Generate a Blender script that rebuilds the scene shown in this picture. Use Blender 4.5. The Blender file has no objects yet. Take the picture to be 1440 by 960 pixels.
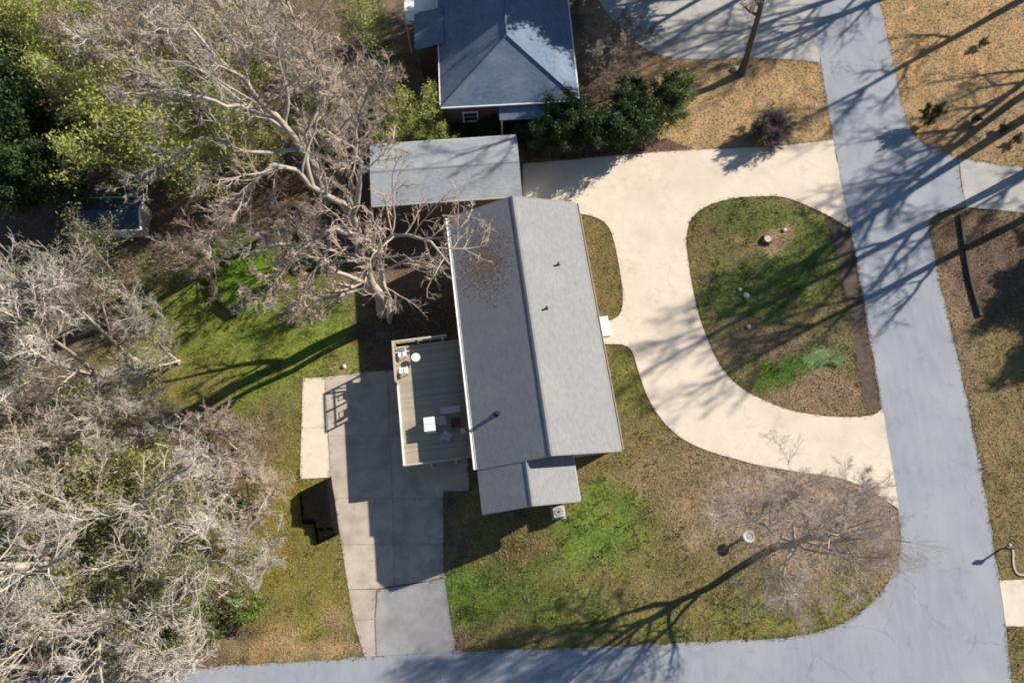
import bpy, bmesh, math, random
import numpy as np
from mathutils import Vector, Matrix

R = math.radians
scene = bpy.context.scene
COL = scene.collection

# ------------------------------------------------------------------ camera
CAM_H = 54.0
TILT = R(19.0)
FPX = 960.0                      # focal length in photo pixels (1440 wide)
cam = bpy.data.cameras.new('camera')
cam.sensor_width = 36.0
cam.lens = FPX / 1440 * 36
cam.clip_start = 0.5
cam.clip_end = 2000
camo = bpy.data.objects.new('camera', cam)
COL.objects.link(camo)
camo.location = (0, 0, CAM_H)
camo.rotation_euler = (TILT, 0, 0)
scene.camera = camo

# ------------------------------------------------------------------ sky and sun
SUN_AZ, SUN_EL = R(61.5), R(28.0)
world = bpy.data.worlds.new('World')
scene.world = world
world.use_nodes = True
wn = world.node_tree.nodes
sky = wn.new('ShaderNodeTexSky')
sky.sky_type = 'NISHITA'
sky.sun_disc = False
sky.sun_elevation = SUN_EL
sky.sun_rotation = SUN_AZ
sky.air_density = 1.0
sky.dust_density = 0.15
sky.ozone_density = 2.5
wn['Background'].inputs['Strength'].default_value = 0.064
world.node_tree.links.new(sky.outputs[0], wn['Background'].inputs['Color'])
sun = bpy.data.lights.new('sun', 'SUN')
sun.energy = 5.0
sun.angle = R(0.55)
sun.color = (1.0, 0.925, 0.81)
suno = bpy.data.objects.new('sun', sun)
COL.objects.link(suno)
sdir = Vector((math.sin(SUN_AZ) * math.cos(SUN_EL), math.cos(SUN_AZ) * math.cos(SUN_EL), math.sin(SUN_EL)))
suno.rotation_euler = sdir.to_track_quat('Z', 'Y').to_euler()
suno.location = (60, 30, 60)

scene.view_settings.view_transform = 'Standard'
scene.view_settings.look = 'None'
scene.view_settings.gamma = 1.0
scene.view_settings.use_curve_mapping = False
scene.view_settings.exposure = 0.88
scene.cycles.filter_width = 1.9
scene.cycles.max_bounces = 6

# ------------------------------------------------------------------ terrain and pixel helpers
DROP = 2.1


def hgt(x):
    t = np.clip((5.0 - np.asarray(x, float)) / 15.0, 0, 1)
    return -DROP * t * t * (3 - 2 * t)


def P(px, py, z=0.0):
    u = (px - 720) / FPX
    v = (480 - py) / FPX
    d = (u, math.sin(TILT) + v * math.cos(TILT), -math.cos(TILT) + v * math.sin(TILT))
    s = (z - CAM_H) / d[2]
    return Vector((d[0] * s, d[1] * s, z))


def G(px, py):
    z = 0.0
    for _ in range(8):
        p = P(px, py, z)
        z = float(hgt(p.x))
    return Vector((p.x, p.y, z))


def gxy(px, py):
    p = G(px, py)
    return (p.x, p.y)


def pxpoly(*pts):
    return [gxy(*p) for p in pts]


def inpoly(x, y, poly):
    inside = np.zeros(x.shape, bool)
    n = len(poly)
    for i in range(n):
        x1, y1 = poly[i]
        x2, y2 = poly[(i + 1) % n]
        c = ((y1 > y) != (y2 > y))
        with np.errstate(divide='ignore', invalid='ignore'):
            xi = (x2 - x1) * (y - y1) / (y2 - y1 + 1e-12) + x1
        inside ^= c & (x < xi)
    return inside


def vnoise(x, y, seed=0):
    xi = np.floor(x).astype(np.int64)
    yi = np.floor(y).astype(np.int64)
    fx = x - xi
    fy = y - yi
    fx = fx * fx * (3 - 2 * fx)
    fy = fy * fy * (3 - 2 * fy)

    def h(a, b):
        n = (a * 374761393 + b * 668265263 + seed * 982451653) & 0x7fffffff
        n = ((n ^ (n >> 13)) * 1274126177) & 0x7fffffff
        return ((n ^ (n >> 16)) & 0xffff) / 65535.0
    return (h(xi, yi) * (1 - fx) + h(xi + 1, yi) * fx) * (1 - fy) + (h(xi, yi + 1) * (1 - fx) + h(xi + 1, yi + 1) * fx) * fy


def fbm(x, y, s=1.0, seed=0, o=4):
    v = 0
    a = 0.5
    for i in range(o):
        v = v + a * vnoise(x * s + 31.7 * i, y * s - 17.3 * i, seed + i)
        s *= 2.03
        a *= 0.5
    return v / (1 - 0.5 ** o)


# ------------------------------------------------------------------ materials
def newmat(name):
    m = bpy.data.materials.new(name)
    m.use_nodes = True
    nt = m.node_tree
    return m, nt, nt.nodes, nt.links, nt.nodes['Principled BSDF']


def mat_noise(name, c1, c2, scale=4.0, rough=0.85, bump=0.0, bscale=None, detail=6, stretch=None, c3=None, s3=0.5, spec=0.3, objrand=0.0, metallic=0.0):
    m, nt, N, L, b = newmat(name)
    tc = N.new('ShaderNodeTexCoord')
    mp = N.new('ShaderNodeMapping')
    L.new(tc.outputs['Object'], mp.inputs[0])
    if stretch:
        mp.inputs['Scale'].default_value = stretch
    n1 = N.new('ShaderNodeTexNoise')
    n1.inputs['Scale'].default_value = scale
    n1.inputs['Detail'].default_value = detail
    n1.inputs['Roughness'].default_value = 0.65
    L.new(mp.outputs[0], n1.inputs['Vector'])
    cr = N.new('ShaderNodeValToRGB')
    cr.color_ramp.elements[0].position = 0.3
    cr.color_ramp.elements[1].position = 0.7
    cr.color_ramp.elements[0].color = (*c1, 1)
    cr.color_ramp.elements[1].color = (*c2, 1)
    L.new(n1.outputs['Fac'], cr.inputs[0])
    out = cr.outputs[0]
    if c3:
        n2 = N.new('ShaderNodeTexNoise')
        n2.inputs['Scale'].default_value = s3
        n2.inputs['Detail'].default_value = 5
        L.new(tc.outputs['Object'], n2.inputs['Vector'])
        r2 = N.new('ShaderNodeValToRGB')
        r2.color_ramp.elements[0].position = 0.48
        r2.color_ramp.elements[1].position = 0.72
        L.new(n2.outputs['Fac'], r2.inputs[0])
        mx = N.new('ShaderNodeMix')
        mx.data_type = 'RGBA'
        L.new(r2.outputs[0], mx.inputs[0])
        L.new(out, mx.inputs[6])
        mx.inputs[7].default_value = (*c3, 1)
        out = mx.outputs[2]
    if objrand:
        oi = N.new('ShaderNodeObjectInfo')
        hs = N.new('ShaderNodeHueSaturation')
        mr = N.new('ShaderNodeMapRange')
        mr.inputs[3].default_value = 1 - objrand
        mr.inputs[4].default_value = 1 + objrand
        L.new(oi.outputs['Random'], mr.inputs[0])
        L.new(mr.outputs[0], hs.inputs['Value'])
        L.new(out, hs.inputs['Color'])
        out = hs.outputs[0]
    L.new(out, b.inputs['Base Color'])
    b.inputs['Roughness'].default_value = rough
    b.inputs['Specular IOR Level'].default_value = spec
    b.inputs['Metallic'].default_value = metallic
    if bump:
        n3 = N.new('ShaderNodeTexNoise')
        n3.inputs['Scale'].default_value = bscale or scale * 4
        n3.inputs['Detail'].default_value = 4
        L.new(mp.outputs[0], n3.inputs['Vector'])
        bp = N.new('ShaderNodeBump')
        bp.inputs['Strength'].default_value = bump
        bp.inputs['Distance'].default_value = 0.03
        L.new(n3.outputs['Fac'], bp.inputs['Height'])
        L.new(bp.outputs[0], b.inputs['Normal'])
    return m


def mat_attr(name, rough=0.95, nscale=9.0, amp=0.35, translucent=0.0):
    """colour comes from the 'col' attribute, broken up with fine noise"""
    m, nt, N, L, b = newmat(name)
    at = N.new('ShaderNodeAttribute')
    at.attribute_name = 'col'
    tc = N.new('ShaderNodeTexCoord')
    n1 = N.new('ShaderNodeTexNoise')
    n1.inputs['Scale'].default_value = nscale
    n1.inputs['Detail'].default_value = 7
    n1.inputs['Roughness'].default_value = 0.7
    L.new(tc.outputs['Object'], n1.inputs['Vector'])
    mr = N.new('ShaderNodeMapRange')
    mr.inputs[1].default_value = 0.25
    mr.inputs[2].default_value = 0.75
    mr.inputs[3].default_value = 1 - amp
    mr.inputs[4].default_value = 1 + amp
    L.new(n1.outputs['Fac'], mr.inputs[0])
    hs = N.new('ShaderNodeHueSaturation')
    L.new(mr.outputs[0], hs.inputs['Value'])
    L.new(at.outputs['Color'], hs.inputs['Color'])
    L.new(hs.outputs[0], b.inputs['Base Color'])
    b.inputs['Roughness'].default_value = rough
    b.inputs['Specular IOR Level'].default_value = 0.1
    bp = N.new('ShaderNodeBump')
    bp.inputs['Strength'].default_value = 0.6
    bp.inputs['Distance'].default_value = 0.06
    L.new(n1.outputs['Fac'], bp.inputs['Height'])
    L.new(bp.outputs[0], b.inputs['Normal'])
    return m


def mat_shingle(name, c1, c2, c3):
    m = mat_noise(name, c1, c2, scale=3.0, rough=0.92, c3=c3, s3=0.35, spec=0.15)
    nt = m.node_tree
    N, L = nt.nodes, nt.links
    b = N['Principled BSDF']
    tc = N.new('ShaderNodeTexCoord')
    br = N.new('ShaderNodeTexBrick')
    br.inputs['Scale'].default_value = 1.0
    br.inputs['Brick Width'].default_value = 0.33
    br.inputs['Row Height'].default_value = 0.14
    br.inputs['Mortar Size'].default_value = 0.012
    br.inputs['Color1'].default_value = (0.90, 0.90, 0.90, 1)
    br.inputs['Color2'].default_value = (1.06, 1.06, 1.06, 1)
    br.inputs['Mortar'].default_value = (0.74, 0.74, 0.74, 1)
    L.new(tc.outputs['UV'], br.inputs['Vector'])
    src = b.inputs['Base Color'].links[0].from_socket
    mx = N.new('ShaderNodeMix')
    mx.data_type = 'RGBA'
    mx.blend_type = 'MULTIPLY'
    mx.inputs[0].default_value = 1.0
    L.new(src, mx.inputs[6])
    L.new(br.outputs['Color'], mx.inputs[7])
    L.new(mx.outputs[2], b.inputs['Base Color'])
    bp = N.new('ShaderNodeBump')
    bp.inputs['Strength'].default_value = 0.35
    bp.inputs['Distance'].default_value = 0.012
    L.new(br.outputs['Fac'], bp.inputs['Height'])
    bp.invert = True
    L.new(bp.outputs[0], b.inputs['Normal'])
    return m


M = {}
M['lawn'] = mat_attr('lawn_soil', nscale=5.0, amp=0.42)
M['grass'] = mat_attr('grass_blade', nscale=3.0, amp=0.25)
M['litter'] = mat_attr('dry_leaf', nscale=3.0, amp=0.3)
M['asphalt'] = mat_noise('asphalt', (0.245, 0.26, 0.295), (0.30, 0.315, 0.35), scale=1.1, rough=0.9, bump=0.25, bscale=40, c3=(0.33, 0.34, 0.365), s3=0.16, spec=0.2, stretch=(1.6, 0.35, 1))
M['asphalt2'] = mat_noise('drive_asphalt', (0.27, 0.265, 0.27), (0.34, 0.33, 0.33), scale=1.4, rough=0.9, bump=0.25, bscale=40, c3=(0.22, 0.215, 0.22), s3=0.4, spec=0.2)
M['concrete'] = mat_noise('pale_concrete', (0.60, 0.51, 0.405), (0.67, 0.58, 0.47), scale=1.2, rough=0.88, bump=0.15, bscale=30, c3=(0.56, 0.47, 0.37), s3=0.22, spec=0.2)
def add_wear(m, crack, scale, dark, spots=0.8):
    nt = m.node_tree
    N, L = nt.nodes, nt.links
    b = N['Principled BSDF']
    src = b.inputs['Base Color'].links[0].from_socket
    tc = N.new('ShaderNodeTexCoord')
    nz = N.new('ShaderNodeTexNoise')
    nz.inputs['Scale'].default_value = 0.9
    nz.inputs['Detail'].default_value = 6
    L.new(tc.outputs['Object'], nz.inputs['Vector'])
    ad = N.new('ShaderNodeMix')
    ad.data_type = 'RGBA'
    ad.blend_type = 'LINEAR_LIGHT'
    ad.inputs[0].default_value = 0.9
    L.new(tc.outputs['Object'], ad.inputs[6])
    L.new(nz.outputs['Color'], ad.inputs[7])
    vo = N.new('ShaderNodeTexVoronoi')
    vo.feature = 'DISTANCE_TO_EDGE'
    vo.inputs['Scale'].default_value = scale
    L.new(ad.outputs[2], vo.inputs['Vector'])
    cr = N.new('ShaderNodeMapRange')
    cr.inputs[1].default_value = 0.0
    cr.inputs[2].default_value = 0.016 * scale / 0.3
    cr.inputs[3].default_value = 1.0
    cr.inputs[4].default_value = 0.0
    L.new(vo.outputs['Distance'], cr.inputs[0])
    nm = N.new('ShaderNodeTexNoise')
    nm.inputs['Scale'].default_value = 0.12
    L.new(tc.outputs['Object'], nm.inputs['Vector'])
    mr = N.new('ShaderNodeMapRange')
    mr.inputs[1].default_value = 0.47
    mr.inputs[2].default_value = 0.6
    mr.inputs[4].default_value = crack
    L.new(nm.outputs['Fac'], mr.inputs[0])
    mu = N.new('ShaderNodeMath')
    mu.operation = 'MULTIPLY'
    L.new(cr.outputs[0], mu.inputs[0])
    L.new(mr.outputs[0], mu.inputs[1])
    mx = N.new('ShaderNodeMix')
    mx.data_type = 'RGBA'
    L.new(mu.outputs[0], mx.inputs[0])
    L.new(src, mx.inputs[6])
    mx.inputs[7].default_value = (*dark, 1)
    # drips and blotches
    n2 = N.new('ShaderNodeTexNoise')
    n2.inputs['Scale'].default_value = 0.55
    n2.inputs['Detail'].default_value = 9
    n2.inputs['Roughness'].default_value = 0.72
    L.new(tc.outputs['Object'], n2.inputs['Vector'])
    m2 = N.new('ShaderNodeMapRange')
    m2.inputs[1].default_value = 0.56
    m2.inputs[2].default_value = 0.74
    m2.inputs[3].default_value = 1.0
    m2.inputs[4].default_value = spots
    L.new(n2.outputs['Fac'], m2.inputs[0])
    hs = N.new('ShaderNodeHueSaturation')
    L.new(mx.outputs[2], hs.inputs['Color'])
    L.new(m2.outputs[0], hs.inputs['Value'])
    L.new(hs.outputs[0], b.inputs['Base Color'])
    return m


add_wear(M['asphalt'], 0.55, 0.22, (0.12, 0.125, 0.14), 0.74)
add_wear(M['asphalt2'], 0.5, 0.3, (0.14, 0.135, 0.135), 0.72)
add_wear(M['concrete'], 0.35, 0.14, (0.36, 0.30, 0.24), 0.80)
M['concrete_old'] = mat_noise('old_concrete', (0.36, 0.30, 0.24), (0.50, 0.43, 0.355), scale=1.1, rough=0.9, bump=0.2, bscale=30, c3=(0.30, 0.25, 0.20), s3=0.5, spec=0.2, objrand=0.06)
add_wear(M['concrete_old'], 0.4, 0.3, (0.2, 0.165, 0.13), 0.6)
M['concrete_grey'] = mat_noise('grey_concrete', (0.34, 0.33, 0.31), (0.44, 0.42, 0.39), scale=1.3, rough=0.9, bump=0.2, bscale=30, c3=(0.28, 0.27, 0.27), s3=0.3, spec=0.2)
add_wear(M['concrete_grey'], 0.4, 0.2, (0.22, 0.21, 0.2), 0.72)
M['shingle'] = mat_shingle('grey_shingle', (0.235, 0.236, 0.243), (0.262, 0.263, 0.27), (0.275, 0.273, 0.27))
M['shingle_n'] = mat_shingle('shade_blue_shingle', (0.10, 0.145, 0.215), (0.16, 0.21, 0.285), (0.19, 0.235, 0.30))  # blue of the tree shade mixed into the blue-grey roof colour
M['shingle_g'] = mat_shingle('pale_shingle', (0.25, 0.265, 0.29), (0.33, 0.345, 0.37), (0.38, 0.39, 0.40))
M['shingle_b'] = mat_shingle('blue_shingle', (0.05, 0.07, 0.12), (0.08, 0.10, 0.16), (0.06, 0.08, 0.12))
M['white'] = mat_noise('white_paint', (0.76, 0.745, 0.73), (0.83, 0.82, 0.80), scale=3, rough=0.6, c3=(0.69, 0.67, 0.64), s3=0.8)
M['brick_shade'] = mat_noise('shade_dark_brick', (0.09, 0.055, 0.045), (0.15, 0.10, 0.08), scale=7, rough=0.9, bump=0.4)  # brown kept dark so the wall colour carries the shade below the eaves
M['siding'] = mat_noise('cream_siding', (0.44, 0.38, 0.32), (0.52, 0.46, 0.39), scale=2, rough=0.8, stretch=(1, 1, 9), c3=(0.40, 0.34, 0.29), s3=0.6)
M['brick'] = mat_noise('tan_masonry', (0.30, 0.20, 0.15), (0.40, 0.29, 0.22), scale=7, rough=0.9, bump=0.4)
M['glass'] = mat_noise('window_glass', (0.02, 0.025, 0.03), (0.04, 0.045, 0.05), scale=1, rough=0.06, spec=0.6)
M['dark'] = mat_noise('dark_metal', (0.02, 0.02, 0.022), (0.04, 0.04, 0.042), scale=6, rough=0.5)
M['metal'] = mat_noise('grey_metal', (0.32, 0.32, 0.33), (0.42, 0.42, 0.43), scale=6, rough=0.45, metallic=0.4)
M['tarp'] = mat_noise('black_tarp', (0.005, 0.0045, 0.004), (0.009, 0.008, 0.007), scale=2.5, rough=0.9, spec=0.04)
M['deck'] = mat_noise('deck_wood', (0.31, 0.265, 0.195), (0.41, 0.355, 0.27), scale=2.5, rough=0.85, stretch=(1, 8, 8), c3=(0.26, 0.215, 0.15), s3=0.7, objrand=0.12)
M['rail'] = mat_noise('rail_wood', (0.42, 0.35, 0.27), (0.55, 0.47, 0.38), scale=5, rough=0.8)
M['pinkwood'] = mat_noise('rosewood_paint', (0.58, 0.40, 0.42), (0.68, 0.50, 0.52), scale=6, rough=0.7)
M['timber'] = mat_noise('dark_timber', (0.045, 0.035, 0.025), (0.085, 0.065, 0.045), scale=5, rough=0.9, bump=0.4)
M['stone'] = mat_noise('pale_stone', (0.38, 0.34, 0.31), (0.56, 0.52, 0.48), scale=6, rough=0.85, bump=0.4)
M['bark'] = mat_noise('grey_bark', (0.26, 0.22, 0.175), (0.50, 0.45, 0.38), scale=3.5, rough=0.95, bump=0.6, bscale=14, c3=(0.24, 0.20, 0.16), s3=0.9, spec=0.1, stretch=(3, 3, 0.6))
M['bark_dark'] = mat_noise('brown_bark', (0.07, 0.055, 0.045), (0.15, 0.12, 0.10), scale=3.5, rough=0.95, bump=0.6, bscale=14, spec=0.1, stretch=(3, 3, 0.6))
M['twig_grey'] = mat_noise('grey_twig', (0.30, 0.26, 0.22), (0.58, 0.53, 0.46), scale=0.8, rough=0.9, spec=0.1, objrand=0.28)
M['twig_brown'] = mat_noise('brown_twig', (0.25, 0.19, 0.15), (0.46, 0.38, 0.31), scale=0.7, rough=0.9, spec=0.1, objrand=0.28)
M['twig_pale'] = mat_noise('pale_twig', (0.36, 0.29, 0.25), (0.52, 0.44, 0.39), scale=0.7, rough=0.9, spec=0.1)
M['twig_purple'] = mat_noise('purple_twig', (0.10, 0.08, 0.085), (0.19, 0.155, 0.165), scale=1.5, rough=0.9, spec=0.1)


def mat_leaf(name, c1, c2, scale=0.9, tr=0.35, rough=0.55):
    m = mat_noise(name, c1, c2, scale=scale, rough=rough, spec=0.3, objrand=0.18, detail=8)
    nt = m.node_tree
    N, L = nt.nodes, nt.links
    b = N['Principled BSDF']
    t = N.new('ShaderNodeBsdfTranslucent')
    L.new(b.inputs['Base Color'].links[0].from_socket, t.inputs['Color'])
    mx = N.new('ShaderNodeMixShader')
    mx.inputs[0].default_value = tr
    L.new(b.outputs[0], mx.inputs[1])
    L.new(t.outputs[0], mx.inputs[2])
    L.new(mx.outputs[0], N['Material Output'].inputs['Surface'])
    return m


M['leaf_yellow'] = mat_leaf('yellow_green_leaf', (0.19, 0.22, 0.04), (0.46, 0.49, 0.12))
M['leaf_green'] = mat_leaf('mid_green_leaf', (0.07, 0.10, 0.028), (0.20, 0.25, 0.075))
M['leaf_dark'] = mat_leaf('dark_green_leaf', (0.022, 0.042, 0.012), (0.075, 0.115, 0.034), tr=0.2)
M['leaf_sage'] = mat_leaf('sage_leaf', (0.19, 0.19, 0.085), (0.40, 0.39, 0.20))
M['leaf_lime'] = mat_leaf('lime_leaf', (0.13, 0.20, 0.03), (0.25, 0.34, 0.06))


# ------------------------------------------------------------------ object helpers
def link(name, me, mat=None, parent=None, loc=None, rz=None):
    o = bpy.data.objects.new(name, me)
    COL.objects.link(o)
    if mat is not None and me is not None and not me.materials:
        me.materials.append(M[mat])
    if parent is not None:
        o.parent = parent
    if loc is not None:
        o.location = loc
    if rz is not None:
        o.rotation_euler = (0, 0, rz)
    return o


def tag(o, label=None, cat=None, group=None, kind=None):
    if label:
        o['label'] = label
    if cat:
        o['category'] = cat
    if group:
        o['group'] = group
    if kind:
        o['kind'] = kind
    return o


def thing(name, loc, rz, label, cat, group=None):
    o = link(name, None, loc=loc, rz=rz)
    o.empty_display_size = 0.3
    return tag(o, label, cat, group)


def mesh_np(name, verts, faces, smooth=False):
    me = bpy.data.meshes.new(name)
    verts = np.asarray(verts, np.float32)
    faces = np.asarray(faces, np.int32)
    k = faces.shape[1]
    me.vertices.add(len(verts))
    me.vertices.foreach_set('co', verts.ravel())
    me.loops.add(faces.size)
    me.loops.foreach_set('vertex_index', faces.ravel())
    me.polygons.add(len(faces))
    me.polygons.foreach_set('loop_start', np.arange(0, faces.size, k, dtype=np.int32))
    if smooth:
        me.polygons.foreach_set('use_smooth', np.ones(len(faces), bool))
    me.update(calc_edges=True)
    return me


def bm_mesh(name, bm):
    me = bpy.data.meshes.new(name)
    bmesh.ops.recalc_face_normals(bm, faces=bm.faces)
    bm.to_mesh(me)
    bm.free()
    return me


def add_box(bm, c, s, rz=0.0, bev=0.0):
    r = bmesh.ops.create_cube(bm, size=1.0)
    vs = r['verts']
    bmesh.ops.scale(bm, vec=s, verts=vs)
    if rz:
        bmesh.ops.rotate(bm, verts=vs, matrix=Matrix.Rotation(rz, 3, 'Z'))
    bmesh.ops.translate(bm, vec=c, verts=vs)
    if bev:
        es = list({e for v in vs for e in v.link_edges})
        bmesh.ops.bevel(bm, geom=es, offset=bev, segments=1, affect='EDGES')
    return vs


def box_me(name, s, c=(0, 0, 0), bev=0.0):
    bm = bmesh.new()
    add_box(bm, c, s, 0, bev)
    return bm_mesh(name, bm)


def box(name, c, s, mat, parent=None, bev=0.0, rz=0.0):
    return link(name, box_me(name, s, bev=bev), mat, parent, loc=c, rz=rz)


def cyl_me(name, r1, r2, h, n=12, c=(0, 0, 0)):
    bm = bmesh.new()
    bmesh.ops.create_cone(bm, cap_ends=True, segments=n, radius1=r1, radius2=r2, depth=h)
    bmesh.ops.translate(bm, vec=(c[0], c[1], c[2] + h / 2), verts=bm.verts)
    return bm_mesh(name, bm)


def prism(name, profile, a0, a1, mat, parent=None):
    """profile of (b, z) points extruded along local Y from a0 to a1"""
    bm = bmesh.new()
    v0 = [bm.verts.new((b, a0, z)) for b, z in profile]
    v1 = [bm.verts.new((b, a1, z)) for b, z in profile]
    bm.faces.new(v0)
    bm.faces.new(v1[::-1])
    n = len(profile)
    for i in range(n):
        bm.faces.new((v0[i], v0[(i + 1) % n], v1[(i + 1) % n], v1[i]))
    return link(name, bm_mesh(name, bm), mat, parent)


def slab_quad(name, q, th, mat, parent=None, smooth=False):
    """a thick sheet from corner points (counter-clockwise seen from above), with UV in metres"""
    q = [Vector(p) for p in q]
    n = (q[1] - q[0]).cross(q[2] - q[0]).normalized()
    if n.z < 0:
        q = q[::-1]
        n = -n
    bm = bmesh.new()
    top = [bm.verts.new(p) for p in q]
    bot = [bm.verts.new(p - n * th) for p in q]
    bm.faces.new(top)
    bm.faces.new(bot[::-1])
    k = len(q)
    for i in range(k):
        bm.faces.new((top[i], bot[i], bot[(i + 1) % k], top[(i + 1) % k]))
    uvl = bm.loops.layers.uv.new('UVMap')
    hd = Vector((n.x, n.y, 0))
    hd = Vector((1, 0, 0)) if hd.length < 1e-4 else hd.normalized()
    e1 = Vector((-hd.y, hd.x, 0))
    e2 = n.cross(e1)
    for f in bm.faces:
        for l in f.loops:
            l[uvl].uv = (l.vert.co.dot(e1), l.vert.co.dot(e2))
    return link(name, bm_mesh(name, bm), mat, parent)


def tube_path(name, pts, r, n=6, mat=None, parent=None):
    pts = np.array([tuple(p) for p in pts], float)[None]
    v, f = tubes(pts, np.full(pts.shape[:2], r), n)
    return link(name, mesh_np(name, v, f, True), mat, parent)


XL = np.arange(-10.5, 5.6, 0.5)


def ragged(poly, amp, step=0.45, seed=1):
    """densify an outline and push its points about, inside the area in view"""
    out = []
    n = len(poly)
    for i in range(n):
        a, b = np.array(poly[i]), np.array(poly[(i + 1) % n])
        d = np.linalg.norm(b - a)
        k = max(1, int(d / step)) if d < 60 else 1
        nrm = np.array((-(b - a)[1], (b - a)[0])) / (d + 1e-9)
        for j in range(k):
            p = a + (b - a) * j / k
            o = 0.0
            if k > 1:
                o = (float(fbm(np.array([p[0]]), np.array([p[1]]), 0.9, seed, 3)[0]) - 0.5) * 2 * amp
            out.append(tuple(p + nrm * o))
    return out


def drape(name, poly, z, mat, kind='structure', parent=None, skirt=0.12, rag=0.0):
    if rag:
        poly = ragged(poly, rag)
    bm = bmesh.new()
    vs = [bm.verts.new((x, y, 0)) for x, y in poly]
    f = bm.faces.new(vs)
    f.normal_update()
    bmesh.ops.triangulate(bm, faces=[f], ngon_method='EAR_CLIP')
    xs = [v.co.x for v in bm.verts]
    for x in XL:
        if min(xs) < x < max(xs):
            bmesh.ops.bisect_plane(bm, geom=bm.verts[:] + bm.edges[:] + bm.faces[:], plane_co=(x, 0, 0), plane_no=(1, 0, 0))
    for v in bm.verts:
        v.co.z = float(hgt(v.co.x)) + z
    for f in bm.faces:
        f.normal_update()
        if f.normal.z < 0:
            f.normal_flip()
    if skirt:
        be = [e for e in bm.edges if e.is_boundary]
        r = bmesh.ops.extrude_edge_only(bm, edges=be)
        bmesh.ops.translate(bm, vec=(0, 0, -skirt), verts=[g for g in r['geom'] if isinstance(g, bmesh.types.BMVert)])
    me = bpy.data.meshes.new(name)
    bm.to_mesh(me)
    bm.free()
    o = link(name, me, mat, parent)
    if kind and parent is None:
        o['kind'] = kind
    return o


def smooth_poly(pts, n=4, closed=False):
    """Catmull-Rom through 2-D points"""
    p = [np.array(q, float) for q in pts]
    out = []
    m = len(p)
    for i in range(m - 1):
        p0 = p[max(i - 1, 0)]
        p1, p2 = p[i], p[i + 1]
        p3 = p[min(i + 2, m - 1)]
        for k in range(n):
            t = k / n
            out.append(0.5 * ((2 * p1) + (-p0 + p2) * t + (2 * p0 - 5 * p1 + 4 * p2 - p3) * t * t + (-p0 + 3 * p1 - 3 * p2 + p3) * t ** 3))
    out.append(p[-1])
    return [tuple(q) for q in out]


# ------------------------------------------------------------------ ground colour
Z = []   # (pixel cx, cy, rx, ry, colour, strength)


def zone(cx, cy, rx, ry, c, s=1.0):
    a = G(cx, cy)
    b = G(cx + rx, cy)
    d = G(cx, cy - ry)
    Z.append((a.x, a.y, abs(b.x - a.x), abs(d.y - a.y), c, s))


OLIVE = (0.165, 0.135, 0.052)
STRAW = (0.36, 0.245, 0.125)
# yards beyond the road and north of the drive
zone(1440, 80, 320, 190, STRAW)
zone(1010, 150, 190, 95, STRAW)
zone(1430, 180, 130, 60, (0.27, 0.19, 0.11), 0.8)
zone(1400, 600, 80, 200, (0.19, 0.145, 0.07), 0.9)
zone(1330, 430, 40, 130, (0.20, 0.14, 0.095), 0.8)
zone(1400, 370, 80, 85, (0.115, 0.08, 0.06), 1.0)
zone(860, 90, 70, 90, (0.24, 0.18, 0.115), 0.9)
# south-east lawn
zone(1120, 710, 180, 100, (0.27, 0.205, 0.15), 0.95)
zone(970, 680, 110, 50, (0.205, 0.155, 0.085), 0.8)
zone(840, 750, 75, 65, (0.13, 0.20, 0.035), 0.85)
zone(690, 845, 85, 60, (0.125, 0.215, 0.03), 0.85)
zone(760, 840, 120, 60, (0.14, 0.16, 0.045), 0.7)
zone(1000, 872, 290, 36, (0.155, 0.16, 0.045), 0.8)
zone(900, 830, 70, 40, (0.17, 0.14, 0.06), 0.7)
zone(740, 895, 150, 18, (0.20, 0.165, 0.07), 0.7)
zone(1190, 830, 60, 50, (0.17, 0.16, 0.07), 0.6)
zone(890, 530, 40, 60, (0.14, 0.145, 0.04), 0.9)
zone(855, 380, 30, 90, (0.16, 0.12, 0.045), 0.9)
# island
zone(1090, 430, 130, 170, (0.135, 0.115, 0.052), 1.0)
zone(1125, 365, 70, 65, (0.12, 0.155, 0.04), 0.95)
zone(1035, 420, 55, 55, (0.115, 0.145, 0.04), 0.95)
zone(1110, 512, 60, 40, (0.06, 0.115, 0.018), 1.0)
zone(1165, 505, 34, 28, (0.14, 0.20, 0.09), 0.9)
zone(1060, 482, 85, 26, (0.185, 0.135, 0.085), 0.9)
zone(1150, 562, 90, 26, (0.22, 0.15, 0.095), 0.9)
zone(1000, 300, 55, 32, (0.13, 0.10, 0.042), 0.8)
zone(1085, 335, 28, 18, (0.27, 0.19, 0.11), 0.9)
zone(1050, 300, 60, 22, (0.09, 0.12, 0.03), 0.8)
zone(1208, 558, 14, 14, (0.40, 0.25, 0.16), 0.9)
# west lawns
zone(440, 760, 110, 210, (0.175, 0.15, 0.036), 1.0)
zone(430, 905, 130, 24, (0.30, 0.21, 0.11), 0.9)
zone(455, 720, 40, 120, (0.155, 0.145, 0.04), 0.6)
zone(330, 470, 190, 130, (0.155, 0.175, 0.038), 1.0)
zone(330, 385, 60, 60, (0.11, 0.19, 0.022), 1.0)
zone(420, 490, 120, 60, (0.15, 0.19, 0.035), 0.9)
zone(270, 560, 90, 50, (0.165, 0.155, 0.045), 0.8)
zone(310, 592, 60, 24, (0.19, 0.145, 0.085), 0.8)
zone(480, 515, 45, 22, (0.22, 0.19, 0.07), 0.8)
zone(440, 400, 60, 40, (0.11, 0.12, 0.03), 0.8)
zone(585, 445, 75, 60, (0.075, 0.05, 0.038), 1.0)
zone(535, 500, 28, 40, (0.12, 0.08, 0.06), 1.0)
zone(560, 360, 90, 70, (0.15, 0.105, 0.075), 0.9)
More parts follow.
